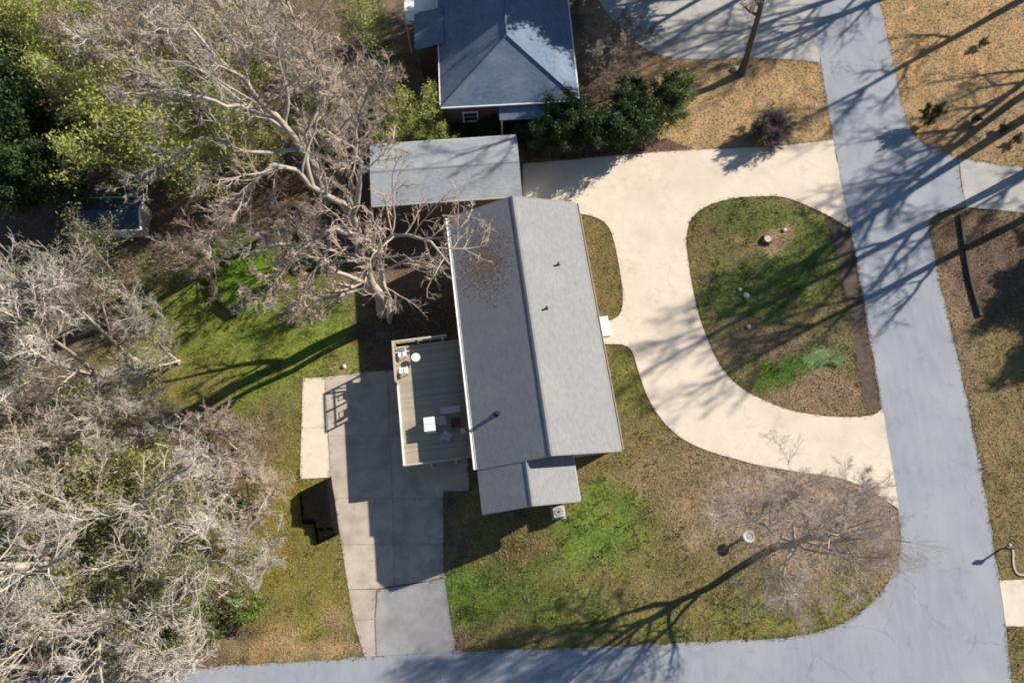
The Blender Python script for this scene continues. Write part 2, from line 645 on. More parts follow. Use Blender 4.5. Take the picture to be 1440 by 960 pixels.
zone(50, 310, 110, 60, (0.12, 0.075, 0.055), 0.8)


def ground_col(x, y):
    n1 = fbm(x, y, 0.22, 3)
    n2 = fbm(x, y, 0.9, 11)
    n3 = fbm(x, y, 2.3, 23, 3)
    wx = x + 2.4 * (fbm(x, y, 0.45, 41) - 0.5) * 2 + 0.8 * (n3 - 0.5) * 2
    wy = y + 2.4 * (fbm(x, y, 0.45, 57) - 0.5) * 2 + 0.8 * (n2 - 0.5) * 2
    c = np.empty(x.shape + (3,))
    c[:] = (0.135, 0.10, 0.07)
    c += (n1 - 0.5)[..., None] * np.array((0.10, 0.08, 0.06))
    a = np.clip((wx + 4.5) / 2.0, 0, 1)[..., None] * np.clip((40 - wy) / 3, 0, 1)[..., None]
    c = c * (1 - a) + np.array(OLIVE) * a
    a = np.clip((wx - 6) / 2.0, 0, 1)[..., None] * np.clip((wy - 37) / 3, 0, 1)[..., None]
    c = c * (1 - a) + np.array(STRAW) * a
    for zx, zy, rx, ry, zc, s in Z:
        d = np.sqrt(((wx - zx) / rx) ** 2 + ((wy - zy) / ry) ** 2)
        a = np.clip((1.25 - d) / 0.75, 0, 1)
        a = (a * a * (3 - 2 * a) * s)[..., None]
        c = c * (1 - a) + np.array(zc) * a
    # dry and green flecks over everything
    m = np.clip((n2 - 0.52) * 3.2, 0, 0.55)[..., None]
    c = c * (1 - m) + (c * np.array((1.35, 1.12, 1.05))) * m
    m = np.clip((fbm(x, y, 1.3, 77) - 0.55) * 3.5, 0, 0.5)[..., None]
    c = c * (1 - m) + (c * np.array((0.62, 0.72, 0.55))) * m
    c *= (0.70 + 0.62 * n3)[..., None]
    c *= (0.85 + 0.32 * fbm(x, y, 0.6, 91, 3))[..., None]
    return np.clip(c, 0.004, 0.9)


def set_col(me, rgb):
    at = me.attributes.new('col', 'FLOAT_COLOR', 'POINT')
    a = np.ones((len(rgb), 4), np.float32)
    a[:, :3] = rgb
    at.data.foreach_set('color', a.ravel())


def axis(lo, hi, step, far):
    mid = np.arange(lo, hi + 1e-6, step)
    k = np.array([2, 5, 10, 20, 40, 80, 160, 320])
    return np.concatenate([(lo - k[k < far][::-1]), mid, hi + k[k < far]])


gx = axis(-60, 60, 0.5, 400)
gy = axis(-24, 72, 0.5, 400)
X, Y = np.meshgrid(gx, gy)
V = np.stack([X.ravel(), Y.ravel(), hgt(X.ravel())], 1)
nx, ny = len(gx), len(gy)
idx = np.arange(nx * ny).reshape(ny, nx)
FQ = np.stack([idx[:-1, :-1], idx[:-1, 1:], idx[1:, 1:], idx[1:, :-1]], -1).reshape(-1, 4)
gm = mesh_np('ground', V, FQ, True)
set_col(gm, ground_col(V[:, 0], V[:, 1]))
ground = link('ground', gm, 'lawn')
tag(ground, kind='structure')

# ------------------------------------------------------------------ roads, drives, slabs
left_edge = pxpoly((1138, 0), (1172, 200), (1210, 400), (1240, 575), (1262, 715))
curve = pxpoly(*smooth_poly([(1262, 715), (1267, 760), (1258, 800), (1235, 838), (1205, 864), (1165, 884), (1100, 896), (1000, 902), (900, 907), (800, 911), (700, 914), (640, 916)], 3))
southtop = pxpoly((512, 924), (420, 930), (330, 934), (240, 942), (120, 950), (0, 956), (-120, 962))
right_low = pxpoly((1422, 960), (1412, 860), (1401, 790), (1378, 655), (1350, 515), (1322, 400), (1308, 335))
right_curve = pxpoly(*smooth_poly([(1308, 335), (1306, 316), (1318, 300), (1356, 291)], 3))
right_top = pxpoly(*smooth_poly([(1346, 222), (1318, 212), (1290, 194), (1272, 165), (1262, 115), (1250, 60), (1236, 0)], 3))
road_poly = ([(29.9, 150)] + left_edge[:-1] + curve + southtop + [(-150, -9), (-150, -15.5), (27, -13.5), (30, -17), (30, -120), (36.9, -120)] + right_low[:-1] + right_curve + right_top + [(36.9, 150)])
drape('road', road_poly, 0.02, 'asphalt', rag=0.16)

drive_out = smooth_poly([(1171, 197), (1110, 204), (1050, 208), (930, 214), (850, 221), (735, 231)], 2) + [(735, 300), (800, 300)]
drive_out += smooth_poly([(812, 300), (838, 306), (856, 320), (866, 350), (873, 390), (876, 420), (870, 444), (846, 455)], 3) + [(846, 484)]
drive_out += smooth_poly([(870, 484), (888, 492), (900, 530), (918, 572), (946, 606), (985, 630), (1060, 652), (1120, 663), (1180, 672), (1225, 690), (1264, 716)], 3)
drive_in = smooth_poly([(1241, 574), (1225, 584), (1180, 586), (1120, 579), (1070, 561), (1035, 540), (1010, 510), (992, 470), (979, 430), (968, 370), (965, 335), (973, 306), (1000, 287), (1040, 278), (1090, 276), (1120, 283), (1160, 301), (1194, 321)], 3)
drive_poly = pxpoly(*(drive_out + drive_in))
drape('circular_driveway', drive_poly, 0.035, 'concrete', rag=0.05)
step_poly = pxpoly((846, 453), (862, 453), (864, 484), (848, 484))

side_poly = pxpoly((1348, 223), (1400, 232), (1520, 246), (1520, 306), (1440, 299), (1357, 291))
drape('side_driveway', side_poly, 0.035, 'concrete_grey', rag=0.06)
east_poly = pxpoly((1405, 816), (1520, 808), (1520, 880), (1414, 880))
drape('east_driveway', east_poly, 0.035, 'concrete', rag=0.05)
nd_poly = pxpoly(*(smooth_poly([(1139, -10), (1145, 40), (1153, 88)], 2) + smooth_poly([(1110, 84), (1050, 82), (975, 84), (915, 74), (880, 45), (850, 15), (826, -30)], 3)))
drape('neighbour_driveway', nd_poly, 0.03, 'concrete_grey', rag=0.08)
apron_poly = pxpoly((531, 829), (600, 818), (624, 812), (632, 860), (641, 916), (610, 918), (530, 922), (528, 870))
drape('asphalt_apron', apron_poly, 0.035, 'asphalt2', rag=0.06)

pad_polys = [
    pxpoly((426, 532), (456, 530), (460, 600), (424, 602)),
    pxpoly((424, 602.4), (460, 600.4), (464, 671), (422, 673)),
    pxpoly((456.4, 530), (512, 523), (545, 521), (548, 612), (462, 612)),
    pxpoly((545.4, 521), (652, 517), (656, 612), (548.4, 612)),
    pxpoly((462, 612.4), (548, 612.4), (552, 700), (471, 700), (464.4, 671)),
    pxpoly((548.4, 612.4), (656, 612.4), (660, 690), (624, 690), (623, 700), (552.4, 700)),
    pxpoly((471, 700.4), (552, 700.4), (553, 765), (480, 765)),
    pxpoly((552.4, 700.4), (623, 700.4), (623.5, 765), (553.4, 765)),
    pxpoly((480, 765.4), (553, 765.4), (553, 823), (531, 827), (490, 828)),
    pxpoly((553.4, 765.4), (623.5, 765.4), (624, 810.5), (600, 816.5), (553.4, 823)),
    pxpoly((490, 828.5), (529, 828.5), (526.5, 870), (497, 872)),
    pxpoly((497, 872.4), (526.5, 870.4), (528.5, 922), (513, 923)),
]
pad = link('concrete_pad', None)
tag(pad, kind='structure')
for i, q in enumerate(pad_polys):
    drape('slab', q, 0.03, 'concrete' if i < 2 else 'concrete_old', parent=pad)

# earth verges where the grass is worn away beside the road
verge1 = pxpoly(*([(1160, 302), (1195, 323), (1210, 400), (1225, 490), (1238, 572), (1222, 583)] + smooth_poly([(1212, 560), (1203, 500), (1190, 430), (1176, 360), (1166, 318)], 2)))
drape('earth_verge', verge1, 0.008, None, skirt=0, rag=0.3)
bpy.data.objects['earth_verge'].data.materials.append(mat_noise('bare_earth', (0.055, 0.038, 0.03), (0.13, 0.092, 0.072), scale=2.5, rough=0.95, bump=0.6, bscale=9))
verge2 = pxpoly(*([(735, 199), (735, 229), (850, 219), (930, 212), (975, 210), (940, 196), (850, 196)]))
drape('mulch_bed', verge2, 0.01, None, skirt=0, rag=0.2)
bpy.data.objects['mulch_bed'].data.materials.append(mat_noise('red_mulch', (0.07, 0.035, 0.028), (0.16, 0.085, 0.06), scale=3.0, rough=0.95, bump=0.6, bscale=10))

HARD = [road_poly, drive_poly, side_poly, east_poly, nd_poly, apron_poly, verge1, verge2] + pad_polys

# ------------------------------------------------------------------ tubes and tree growth


def tubes(pts, rad, k):
    N, n, _ = pts.shape
    tg = np.empty_like(pts)
    tg[:, 1:-1] = pts[:, 2:] - pts[:, :-2]
    tg[:, 0] = pts[:, 1] - pts[:, 0]
    tg[:, -1] = pts[:, -1] - pts[:, -2]
    tg /= np.linalg.norm(tg, axis=2, keepdims=True) + 1e-9
    ref = np.zeros((N, 1, 3))
    m = np.abs(tg.mean(1))
    ref[np.arange(N), 0, np.argmin(m, 1)] = 1
    u = np.cross(tg, np.broadcast_to(ref, tg.shape))
    u /= np.linalg.norm(u, axis=2, keepdims=True) + 1e-9
    w = np.cross(tg, u)
    a = np.arange(k) * 2 * np.pi / k
    ring = u[:, :, None] * np.cos(a)[None, None, :, None] + w[:, :, None] * np.sin(a)[None, None, :, None]
    v = pts[:, :, None] + ring * rad[:, :, None, None]
    base = (np.arange(N)[:, None, None] * n + np.arange(n - 1)[None, :, None]) * k
    j = np.arange(k)[None, None, :]
    j2 = (j + 1) % k
    f = np.stack([base + j, base + j2, base + k + j2, base + k + j], -1).reshape(-1, 4)
    return v.reshape(-1, 3), f


def join(parts):
    vs, fs, o = [], [], 0
    for v, f in parts:
        vs.append(v)
        fs.append(f + o)
        o += len(v)
    return np.concatenate(vs), np.concatenate(fs)


def unit(a):
    return a / (np.linalg.norm(a, axis=-1, keepdims=True) + 1e-9)


def grow(st, d, ln, r0, n, wob, trop, tip, rng):
    N = len(st)
    pts = np.empty((N, n + 1, 3))
    pts[:, 0] = st
    d = unit(d)
    for i in range(n):
        d = unit(d + rng.normal(0, wob, (N, 3)) + np.array((0, 0, trop)))
        pts[:, i + 1] = pts[:, i] + d * (ln / n)[:, None]
    t = np.linspace(0, 1, n + 1)[None]
    rad = r0[:, None] * (1 - t * (1 - tip))
    return pts, rad


def spawn(pts, rad, m, t0, t1, ang, lf, rng, rmul=0.6, lens=None):
    N, n, _ = pts.shape
    if lens is None:
        lens = np.linalg.norm(np.diff(pts, axis=1), axis=2).sum(1)
    t = t0 + (t1 - t0) * (np.arange(m)[None] + rng.random((N, m))) / m
    f = t * (n - 1)
    i = np.clip(f.astype(int), 0, n - 2)
    fr = (f - i)[..., None]
    a = np.arange(N)[:, None]
    st = pts[a, i] * (1 - fr) + pts[a, i + 1] * fr
    tg = unit(pts[a, i + 1] - pts[a, i])
    rr = rad[a, i] * (1 - fr[..., 0]) + rad[a, i + 1] * fr[..., 0]
    pr = unit(np.cross(tg, rng.normal(0, 1, tg.shape)))
    th = ang + rng.normal(0, 0.2, t.shape)
    d = tg * np.cos(th)[..., None] + pr * np.sin(th)[..., None]
    ln = lens[:, None] * lf * (1.15 - 0.6 * t) * rng.uniform(0.7, 1.25, t.shape)
    return st.reshape(-1, 3), d.reshape(-1, 3), ln.ravel(), (rr * rmul).ravel()


def twig_levels(L1, rng, nb=9, nt=9, nf=8, tmin=0.012):
    """branches, twigs and fine twigs on a list of limb arrays"""
    parts, twigs = [], []
    for pts, rad in L1:
        s, d, l, r = spawn(pts, rad, nb, 0.18, 1.0, 0.75, 0.50, rng, 0.55)
        p2, r2 = grow(s, d, l, np.maximum(r, tmin * 2.2), 5, 0.16, 0.05, 0.35, rng)
        parts.append(tubes(p2, r2, 4))
        s, d, l, r = spawn(p2, r2, nt, 0.12, 1.0, 0.7, 0.46, rng, 0.6)
        p3, r3 = grow(s, d, l, np.maximum(r, tmin * 1.5), 3, 0.18, 0.05, 0.45, rng)
        parts.append(tubes(p3, r3, 3))
        twigs.append(p3)
        if nf:
            s, d, l, r = spawn(p3, r3, nf, 0.1, 1.0, 0.65, 0.55, rng, 0.7)
            p4, r4 = grow(s, d, np.maximum(l, 0.25), np.maximum(r * 0.8, tmin), 2, 0.2, 0.06, 0.5, rng)
            parts.append(tubes(p4, r4, 3))
    return parts, twigs


def bare_proto(seed, h, spread=1.0, r0=0.22, fork=0.3, nl=9, nb=8, nt=8, nf=7, lean=(0, 0), tmin=0.012, stems=1):
    rng = np.random.default_rng(seed)
    st = np.zeros((stems, 3))
    if stems > 1:
        st[:, :2] = rng.normal(0, 0.15, (stems, 2))
    d = np.tile(np.array([[lean[0], lean[1], 1.0]]), (stems, 1))
    if stems > 1:
        a = np.arange(stems) * 2 * np.pi / stems + rng.random(stems)
        d[:, 0] += np.cos(a) * 0.35 * spread
        d[:, 1] += np.sin(a) * 0.35 * spread
    st[:, 2] = -0.15
    p0, ra = grow(st, d, np.full(stems, h * 0.92), np.full(stems, r0), 9, 0.06, 0.03, 0.18, rng)
    ra[:, 0] *= 1.35
    s, dd, l, r = spawn(p0, ra, nl, fork, 0.97, 0.80, 0.42 * spread, rng, 0.6)
    p1, r1 = grow(s, dd, l, r, 7, 0.13, 0.07, 0.25, rng)
    trunk = join([tubes(p0, ra, 8), tubes(p1, r1, 6)])
    parts, tw = twig_levels([(p1, r1), (p0[:, 5:], ra[:, 5:])], rng, nb, nt, nf, tmin)
    return trunk, join(parts), tw


def resample(path, n):
    p = np.array(path, float)
    sm = np.array(smooth_poly([tuple(q) for q in p], 6))
    s = np.concatenate([[0], np.cumsum(np.linalg.norm(np.diff(sm, axis=0), axis=1))])
    t = np.linspace(0, s[-1], n)
    return np.stack([np.interp(t, s, sm[:, i]) for i in range(3)], 1)


def path_tree(seed, base, paths, nb=9, nt=9, nf=7, tmin=0.012, extra=7, elen=0.42):
    """main stems and limbs follow given 3-D paths (world); smaller limbs and twigs grow on them"""
    rng = np.random.default_rng(seed)
    bx = np.array(base)
    tr, L1 = [], []
    for path, r0, r1 in paths:
        p = resample(path, 12) - bx
        p[1:-1] += rng.normal(0, 0.10, p[1:-1].shape)
        rad = np.linspace(r0, r1, 12)
        tr.append(tubes(p[None], rad[None], 8))
        s, d, l, r = spawn(p[None], rad[None], extra, 0.35, 1.0, 0.8, elen, rng, 0.55)
        q, rq = grow(s, d, l, r, 7, 0.14, 0.05, 0.28, rng)
        tr.append(tubes(q, rq, 6))
        L1 += [(q, rq), (p[None, 6:], rad[None, 6:])]
    parts, tw = twig_levels(L1, rng, nb, nt, nf, tmin)
    return join(tr), join(parts), tw


def leaves_from(tw, rng, count, size, jit, up=0.5):
    pts = np.concatenate([t.reshape(-1, 3) for t in tw])
    c = pts[rng.integers(0, len(pts), count)] + rng.normal(0, jit, (count, 3))
    c[:, 2] = np.maximum(c[:, 2], 0.12)
    n = unit(rng.normal(0, 1, (count, 3)) + np.array((0, 0, up)))
    u = unit(np.cross(n, rng.normal(0, 1, (count, 3))))
    w = np.cross(n, u)
    s = size * rng.uniform(0.6, 1.35, (count, 1))
    v = np.stack([c - u * s, c + w * s * 0.45 + n * s * .1, c + u * s, c - w * s * 0.45 + n * s * .1], 1).reshape(-1, 3)
    f = np.arange(count * 4).reshape(-1, 4)
    return v, f


def leafy_proto(seed, h, spread, count, size, jit=0.18, stems=3, r0=0.08, fork=0.15, nl=8, nb=6, nt=4):
    rng = np.random.default_rng(seed + 500)
    tr, cr, tw = bare_proto(seed, h, spread, r0, fork, nl, nb, nt, 0, stems=stems, tmin=0.008)
    lv = leaves_from(tw, rng, count, size, jit)
    return join([tr, cr]), lv


# prototypes: (trunk mesh, crown mesh)
def P_bare(nm, mat_b, mat_t, *a, **k):
    t, c, _ = bare_proto(*a, **k)
    tm, cm = mesh_np(nm + '_trunk', *t, smooth=True), mesh_np(nm + '_crown', *c)
    tm.materials.append(M[mat_b])
    cm.materials.append(M[mat_t])
    return tm, cm


def P_leaf(nm, mat_b, mat_l, *a, **k):
    t, c = leafy_proto(*a, **k)
    tm, cm = mesh_np(nm + '_trunk', *t, smooth=True), mesh_np(nm + '_crown', *c)
    tm.materials.append(M[mat_b])
    cm.materials.append(M[mat_l])
    return tm, cm


PR = {}
PR['tall0'] = P_bare('tall0', 'bark', 'twig_grey', 1, 17, 1.05, 0.27, 0.26, 9, 7, 7, 5, tmin=0.016)
PR['tall1'] = P_bare('tall1', 'bark', 'twig_brown', 2, 18, 0.95, 0.28, 0.30, 9, 7, 7, 5, tmin=0.016)
PR['tall2'] = P_bare('tall2', 'bark', 'twig_grey', 3, 16, 1.2, 0.24, 0.22, 8, 7, 7, 5, stems=2, tmin=0.016)
PR['small0'] = P_bare('small0', 'bark', 'twig_grey', 4, 9, 1.15, 0.12, 0.15, 8, 7, 6, 5, stems=2, tmin=0.014)
PR['small1'] = P_bare('small1', 'bark', 'twig_brown', 5, 8, 1.25, 0.10, 0.12, 8, 7, 6, 5, stems=3, tmin=0.014)
PR['thin'] = P_bare('thin', 'bark_dark', 'twig_brown', 6, 23, 0.75, 0.40, 0.30, 10, 7, 6, 4, tmin=0.016)
PR['thin1'] = P_bare('thin1', 'bark_dark', 'twig_brown', 16, 25, 0.65, 0.44, 0.34, 9, 7, 6, 4, tmin=0.016)
PR['yellow'] = P_leaf('yellow', 'bark', 'leaf_yellow', 7, 9, 1.2, 7500, 0.095, jit=0.22)
PR['yellow1'] = P_leaf('yellow1', 'bark', 'leaf_yellow', 8, 7, 1.35, 6500, 0.09, jit=0.22)
PR['sage'] = P_leaf('sage', 'bark', 'leaf_sage', 9, 7, 1.35, 4800, 0.09, jit=0.25)
PR['green'] = P_leaf('green', 'bark_dark', 'leaf_green', 10, 5, 1.4, 3600, 0.13)
PR['lime'] = P_leaf('lime', 'bark_dark', 'leaf_lime', 13, 3, 1.5, 1700, 0.11, jit=0.12)
PR['dark'] = P_leaf('dark', 'bark_dark', 'leaf_dark', 11, 12, 1.15, 20000, 0.15, jit=0.28, stems=1, r0=0.2, nl=16, nb=7, nt=5)
PR['holly'] = P_leaf('holly', 'bark_dark', 'leaf_dark', 12, 4.2, 1.3, 11000, 0.09, jit=0.17, stems=3, nl=9, nb=6, nt=5)
PR['holly1'] = P_leaf('holly1', 'bark_dark', 'leaf_green', 14, 3.2, 1.3, 7500, 0.075, jit=0.14, stems=3, nl=9, nb=6, nt=5)

rs = random.Random(5)
PH = {'tall0': 17, 'tall1': 18, 'tall2': 16, 'small0': 9, 'small1': 8, 'thin': 23, 'thin1': 25, 'yellow': 9, 'yellow1': 7, 'sage': 7, 'green': 5, 'lime': 3, 'dark': 12, 'holly': 4.2, 'holly1': 3.2}


def plant(name, proto, x, y, h, label, cat, group=None, rz=None, wide=1.0, lean=(0, 0)):
    z = float(hgt(x))
    s = h / PH[proto]
    r = thing(name, (x, y, z - 0.04), rs.uniform(0, 6.28) if rz is None else rz, label, cat, group)
    r.scale = (s * wide, s * wide, s)
    r.rotation_euler = (lean[0], lean[1], r.rotation_euler[2])
    tm, cm = PR[proto]
    link('trunk', tm, parent=r)
    link('crown', cm, parent=r)
    return r


def crown_at(name, proto, px, py, h, label, cat, group=None, f=0.68, **k):
    """stand a tree so that the middle of its crown (at f of its height) shows at a photo pixel"""
    z = -DROP if px < 560 else 0.0
    p = P(px, py, z + h * f)
    return plant(name, proto, p.x, p.y, h, label, cat, group, **k)


# ------------------------------------------------------------------ main house
HC = Vector((1.4, 18.75, 0.0))
HR = math.atan2(0.13, 0.9915)


def H2W(b, a, z=0):
    c, s = math.cos(HR), math.sin(HR)
    return Vector((HC.x + b * c - a * s, HC.y + b * s + a * c, z))


def windows(parent, spots, axis):
    for (u, w, z, sw, sh) in spots:
        # axis 'b': wall faces +-b, u = face position, w = along a ; axis 'a': wall faces +-a
        sg = 1 if u > 0 else -1
        f = bmesh.new()
        t = 0.08
        for dz in (-1, 1):
            add_box(f, (0, 0, dz * (sh / 2)), (sw + t, 0.09, t))
        for dx in (-1, 1):
            add_box(f, (dx * sw / 2, 0, 0), (t, 0.086, sh - t - 0.002))
        add_box(f, (0, 0, 0), (sw - t - .002, 0.06, 0.04))
        fr = link('window', bm_mesh('window_frame', f), 'white', parent)
        if axis == 'b':
            fr.location = (u, w, z)
            fr.rotation_euler = (0, 0, R(90))
        else:
            fr.location = (w, u, z)
        box('pane', (0, 0, 0), (sw - 0.02, 0.03, sh - 0.02), 'glass', fr)
        box('sill', (0, 0, -sh / 2 - 0.07), (sw + 0.25, 0.2, 0.05), 'white', fr)


house = thing('ranch_house', HC, HR, 'long ranch house with pale grey shingle roof and white west gutter', 'house')
EV, PT = 3.0, 0.415
BW = 5.0
ridge = EV + 5.4 * PT
prism('wall', [(-BW, -2.6), (BW, -2.6), (BW, EV - 0.05), (0, EV - 0.05 + BW * PT), (-BW, EV - 0.05)], -10.2, 10.2, 'siding', house)
prism('wing_wall', [(-BW, -2.6), (1.4, -2.6), (1.4, EV - 0.07), (-1.8, EV - 0.07 + 3.2 * PT), (-BW, EV - 0.07)], -13.4, -10.19, 'siding', house)
prism('foundation', [(-BW - 0.03, -2.7), (BW + 0.03, -2.7), (BW + 0.03, 0.12), (-BW - 0.03, 0.12)], -10.23, 10.23, 'brick', house)
roof = link('roof', None, parent=house)
roof['label'] = 'pale grey shingle gable roof'
OV = 5.42
for sg in (-1, 1):
    a0 = -10.62
    q = [(0, a0, ridge), (sg * OV, a0, EV), (sg * OV, 10.62, EV), (0, 10.62, ridge)]
    slab_quad('roof_slope', q, 0.14, 'shingle', roof)
wr = EV - 0.02 + 3.6 * PT
slab_quad('wing_roof_slope', [(-1.8, -13.85, wr), (-5.42, -13.85, EV - 0.02), (-5.42, -10.63, EV - 0.02), (-1.8, -10.63, wr)], 0.14, 'shingle', roof)
slab_quad('wing_roof_slope', [(-1.8, -13.85, wr), (1.82, -13.85, EV - 0.02), (1.82, -10.40, EV - 0.02), (-1.8, -10.40, wr)], 0.14, 'shingle', roof)
prism('ridge_cap', [(-0.16, ridge - 0.03), (0, ridge + 0.035), (0.16, ridge - 0.03)], -10.6, 10.6, 'shingle', roof)
prism('wing_ridge_cap', [(-1.95, wr - 0.03), (-1.8, wr + 0.035), (-1.65, wr - 0.03)], -13.82, -10.64, 'shingle', roof)
for sg in (-1, 1):
    gp = [(sg * 5.43, EV - 0.14), (sg * 5.43, EV + 0.015), (sg * 5.46, EV + 0.015), (sg * 5.46, EV - 0.04), (sg * 5.60, EV - 0.04), (sg * 5.62, EV + 0.02), (sg * 5.67, EV + 0.02), (sg * 5.63, EV - 0.14)]
    g = prism('gutter', gp, -10.6, 10.6, 'white' if sg < 0 else 'siding', roof)
    for a in (-10.1, 10.1):
        zb = -2.0 if sg < 0 else 0.0
        box('downspout', (sg * 5.08, a, (zb + EV - 0.2) / 2), (0.08, 0.1, EV - 0.2 - zb), 'white', roof)
# gable trim
for a in (-10.66, 10.66):
    for sg in (-1, 1):
        slab_quad('verge_board', [(0, a - 0.03, ridge + 0.01), (sg * 5.42, a - 0.03, EV + 0.01), (sg * 5.42, a + 0.03, EV + 0.01), (0, a + 0.03, ridge + 0.01)], 0.2, 'shingle', roof)
for sg, e in ((-1, -5.42), (1, 1.82)):
    slab_quad('verge_board', [(-1.8, -13.92, wr + 0.01), (e, -13.92, EV - 0.01), (e, -13.86, EV - 0.01), (-1.8, -13.86, wr + 0.01)], 0.2, 'shingle', roof)


box('fascia', (1.84, -12.13, EV - 0.1), (0.04, 3.4, 0.17), 'white', roof)


def roof_z(b):
    return ridge - abs(b) * PT


def vent(px, py, r, hh):
    p = P(px, py, 4.2)
    d = Vector((p.x - HC.x, p.y - HC.y))
    b = d.x * math.cos(HR) + d.y * math.sin(HR)
    a = -d.x * math.sin(HR) + d.y * math.cos(HR)
    bm = bmesh.new()
    bmesh.ops.create_cone(bm, cap_ends=True, segments=12, radius1=r * 1.9, radius2=r, depth=0.06)
    bmesh.ops.translate(bm, vec=(0, 0, 0.03), verts=bm.verts)
    rr = bmesh.ops.create_cone(bm, cap_ends=True, segments=12, radius1=r, radius2=r, depth=hh)
    bmesh.ops.translate(bm, vec=(0, 0, hh / 2), verts=rr['verts'])
    link('vent_pipe', bm_mesh('vent_pipe', bm), 'dark', roof, loc=(b, a, roof_z(b) - 0.03))


vent(785, 371, 0.09, 0.4)
vent(768, 437, 0.09, 0.4)
vent(700, 580, 0.15, 0.45)
windows(house, [(BW + 0.03, a, 1.55, 1.5, 1.3) for a in (-7.6, -4.4, 3.6, 6.8)] + [(-BW - 0.03, a, 1.6, 1.4, 1.2) for a in (3.5, 7.5)], 'b')
windows(house, [(-13.43, -3.4, 1.5, 1.2, 1.1), (10.23, 2.5, 1.5, 1.2, 1.1)], 'a')
dr = box('front_door', (BW + 0.04, 0.6, 1.16), (0.07, 1.0, 2.05), 'timber', house)
box('handle', (0.07, 0.38, -0.05), (0.06, 0.05, 0.14), 'metal', dr)
dd = box('patio_door', (-BW - 0.03, -4.2, 1.66), (0.09, 2.4, 2.0), 'white', house)
box('pane', (-0.04, 0.55, 0), (0.03, 0.95, 1.8), 'glass', dd)
box('pane', (-0.04, -0.55, 0), (0.03, 0.95, 1.8), 'glass', dd)
box('basement_door', (-BW - 0.05, -7.2, -0.95), (0.08, 0.95, 2.05), 'white', house)
box('front_step', (BW + 1.0, 0.3, 0.10), (1.75, 1.75, 0.2), 'white', house, bev=0.015)['label'] = 'bright white concrete front step'

# ------------------------------------------------------------------ garage, linked yard buildings
gc = Vector((-5.8, 33.4, 0))
gr_ = R(4.5)
gar = thing('garage', gc, gr_, 'long detached garage with pale grey low-pitched roof beside the house', 'garage')
GW, GL, GE = 2.75, 6.1, 2.75
gpz = 0.16


def cross_prism(name, prof, x0, x1, mat, parent):
    """profile of (y, z) extruded along local X"""
    bm = bmesh.new()
    v0 = [bm.verts.new((x0, y, z)) for y, z in prof]
    v1 = [bm.verts.new((x1, y, z)) for y, z in prof]
    bm.faces.new(v0)
    bm.faces.new(v1)
    n = len(prof)
    for i in range(n):
        bm.faces.new((v0[i], v0[(i + 1) % n], v1[(i + 1) % n], v1[i]))
    return link(name, bm_mesh(name, bm), mat, parent)


cross_prism('wall', [(-GW, -2.4), (GW, -2.4), (GW, GE - .06), (0, GE - .06 + GW * gpz), (-GW, GE - .06)], -GL, GL, 'brick_shade', gar)  # south side's shade painted into the colour of all the garage walls
gro = link('roof', None, parent=gar)
for sg in (-1, 1):
    e = sg * 3.1
    slab_quad('roof_slope', [(-6.45, 0, GE + 3.1 * gpz), (6.45, 0, GE + 3.1 * gpz), (6.45, e, GE), (-6.45, e, GE)], 0.13, 'shingle_g', gro)
    box('fascia', (0, e + sg * 0.015, GE - 0.085), (12.9, 0.03, 0.16), 'white', gro)
cross_prism('ridge_cap', [(-.15, GE + 3.1 * gpz - .02), (0, GE + 3.1 * gpz + .03), (.15, GE + 3.1 * gpz - .02)], -6.43, 6.43, 'shingle_g', gro)
gd = box('garage_door', (GL + 0.03, 0, 1.1), (0.08, 4.2, 2.15), 'white', gar)
for k in range(4):
    box('door_panel', (0.05, 0, -0.79 + k * 0.53), (0.03, 4.1, 0.49), 'white', gd, bev=0.01)

# neighbour house (hip roof)
nh = thing('hip_roof_house', (-0.6, 46.5, 0), R(3.5), 'hip-roofed house shaded by trees, its roof tinted blue with that shade, behind the garage', 'house')
NE_, NR_ = 3.6, 6.4
hx, y0, y1 = 6.15, -6.9, 9.5
rx0 = y0 + 5.0
bm = bmesh.new()
add_box(bm, (0, (y0 + y1) / 2, 0.4), (2 * hx - 0.9, y1 - y0 - 0.9, 6.0))
link('wall', bm_mesh('wall', bm), 'brick_shade', nh)
nro = link('roof', None, parent=nh)
slab_quad('roof_slope', [(-hx, y0, NE_), (hx, y0, NE_), (0, rx0, NR_)], 0.14, 'shingle_n', nro)
slab_quad('roof_slope', [(hx, y0, NE_), (hx, y1, NE_), (0, y1, NR_), (0, rx0, NR_)], 0.14, 'shingle_n', nro)
slab_quad('roof_slope', [(-hx, y0, NE_), (0, rx0, NR_), (0, y1, NR_), (-hx, y1, NE_)], 0.14, 'shingle_n', nro)
for q in ([(-hx - .02, y0 - .02), (hx + .02, y0 - .02)], [(hx + .02, y0 - .02), (hx + .02, y1)], [(-hx - .02, y0 - .02), (-hx - .02, y1)]):
    (xa, ya), (xb, yb) = q
    box('gutter', ((xa + xb) / 2, (ya + yb) / 2, NE_ - 0.06), (max(abs(xb - xa), 0.12), max(abs(yb - ya), 0.12), 0.13), 'white', nro)
for xs in (-1, 1):
    p0, p1 = Vector((xs * hx, y0, NE_ + .02)), Vector((0, rx0, NR_ + .02))
    tube_path('hip_cap', [p0, p0.lerp(p1, .5), p1], 0.07, 6, 'shingle_n', nro)
tube_path('ridge_cap', [(0, rx0, NR_ + .02), (0, y1, NR_ + .02)], 0.07, 6, 'shingle_n', nro)
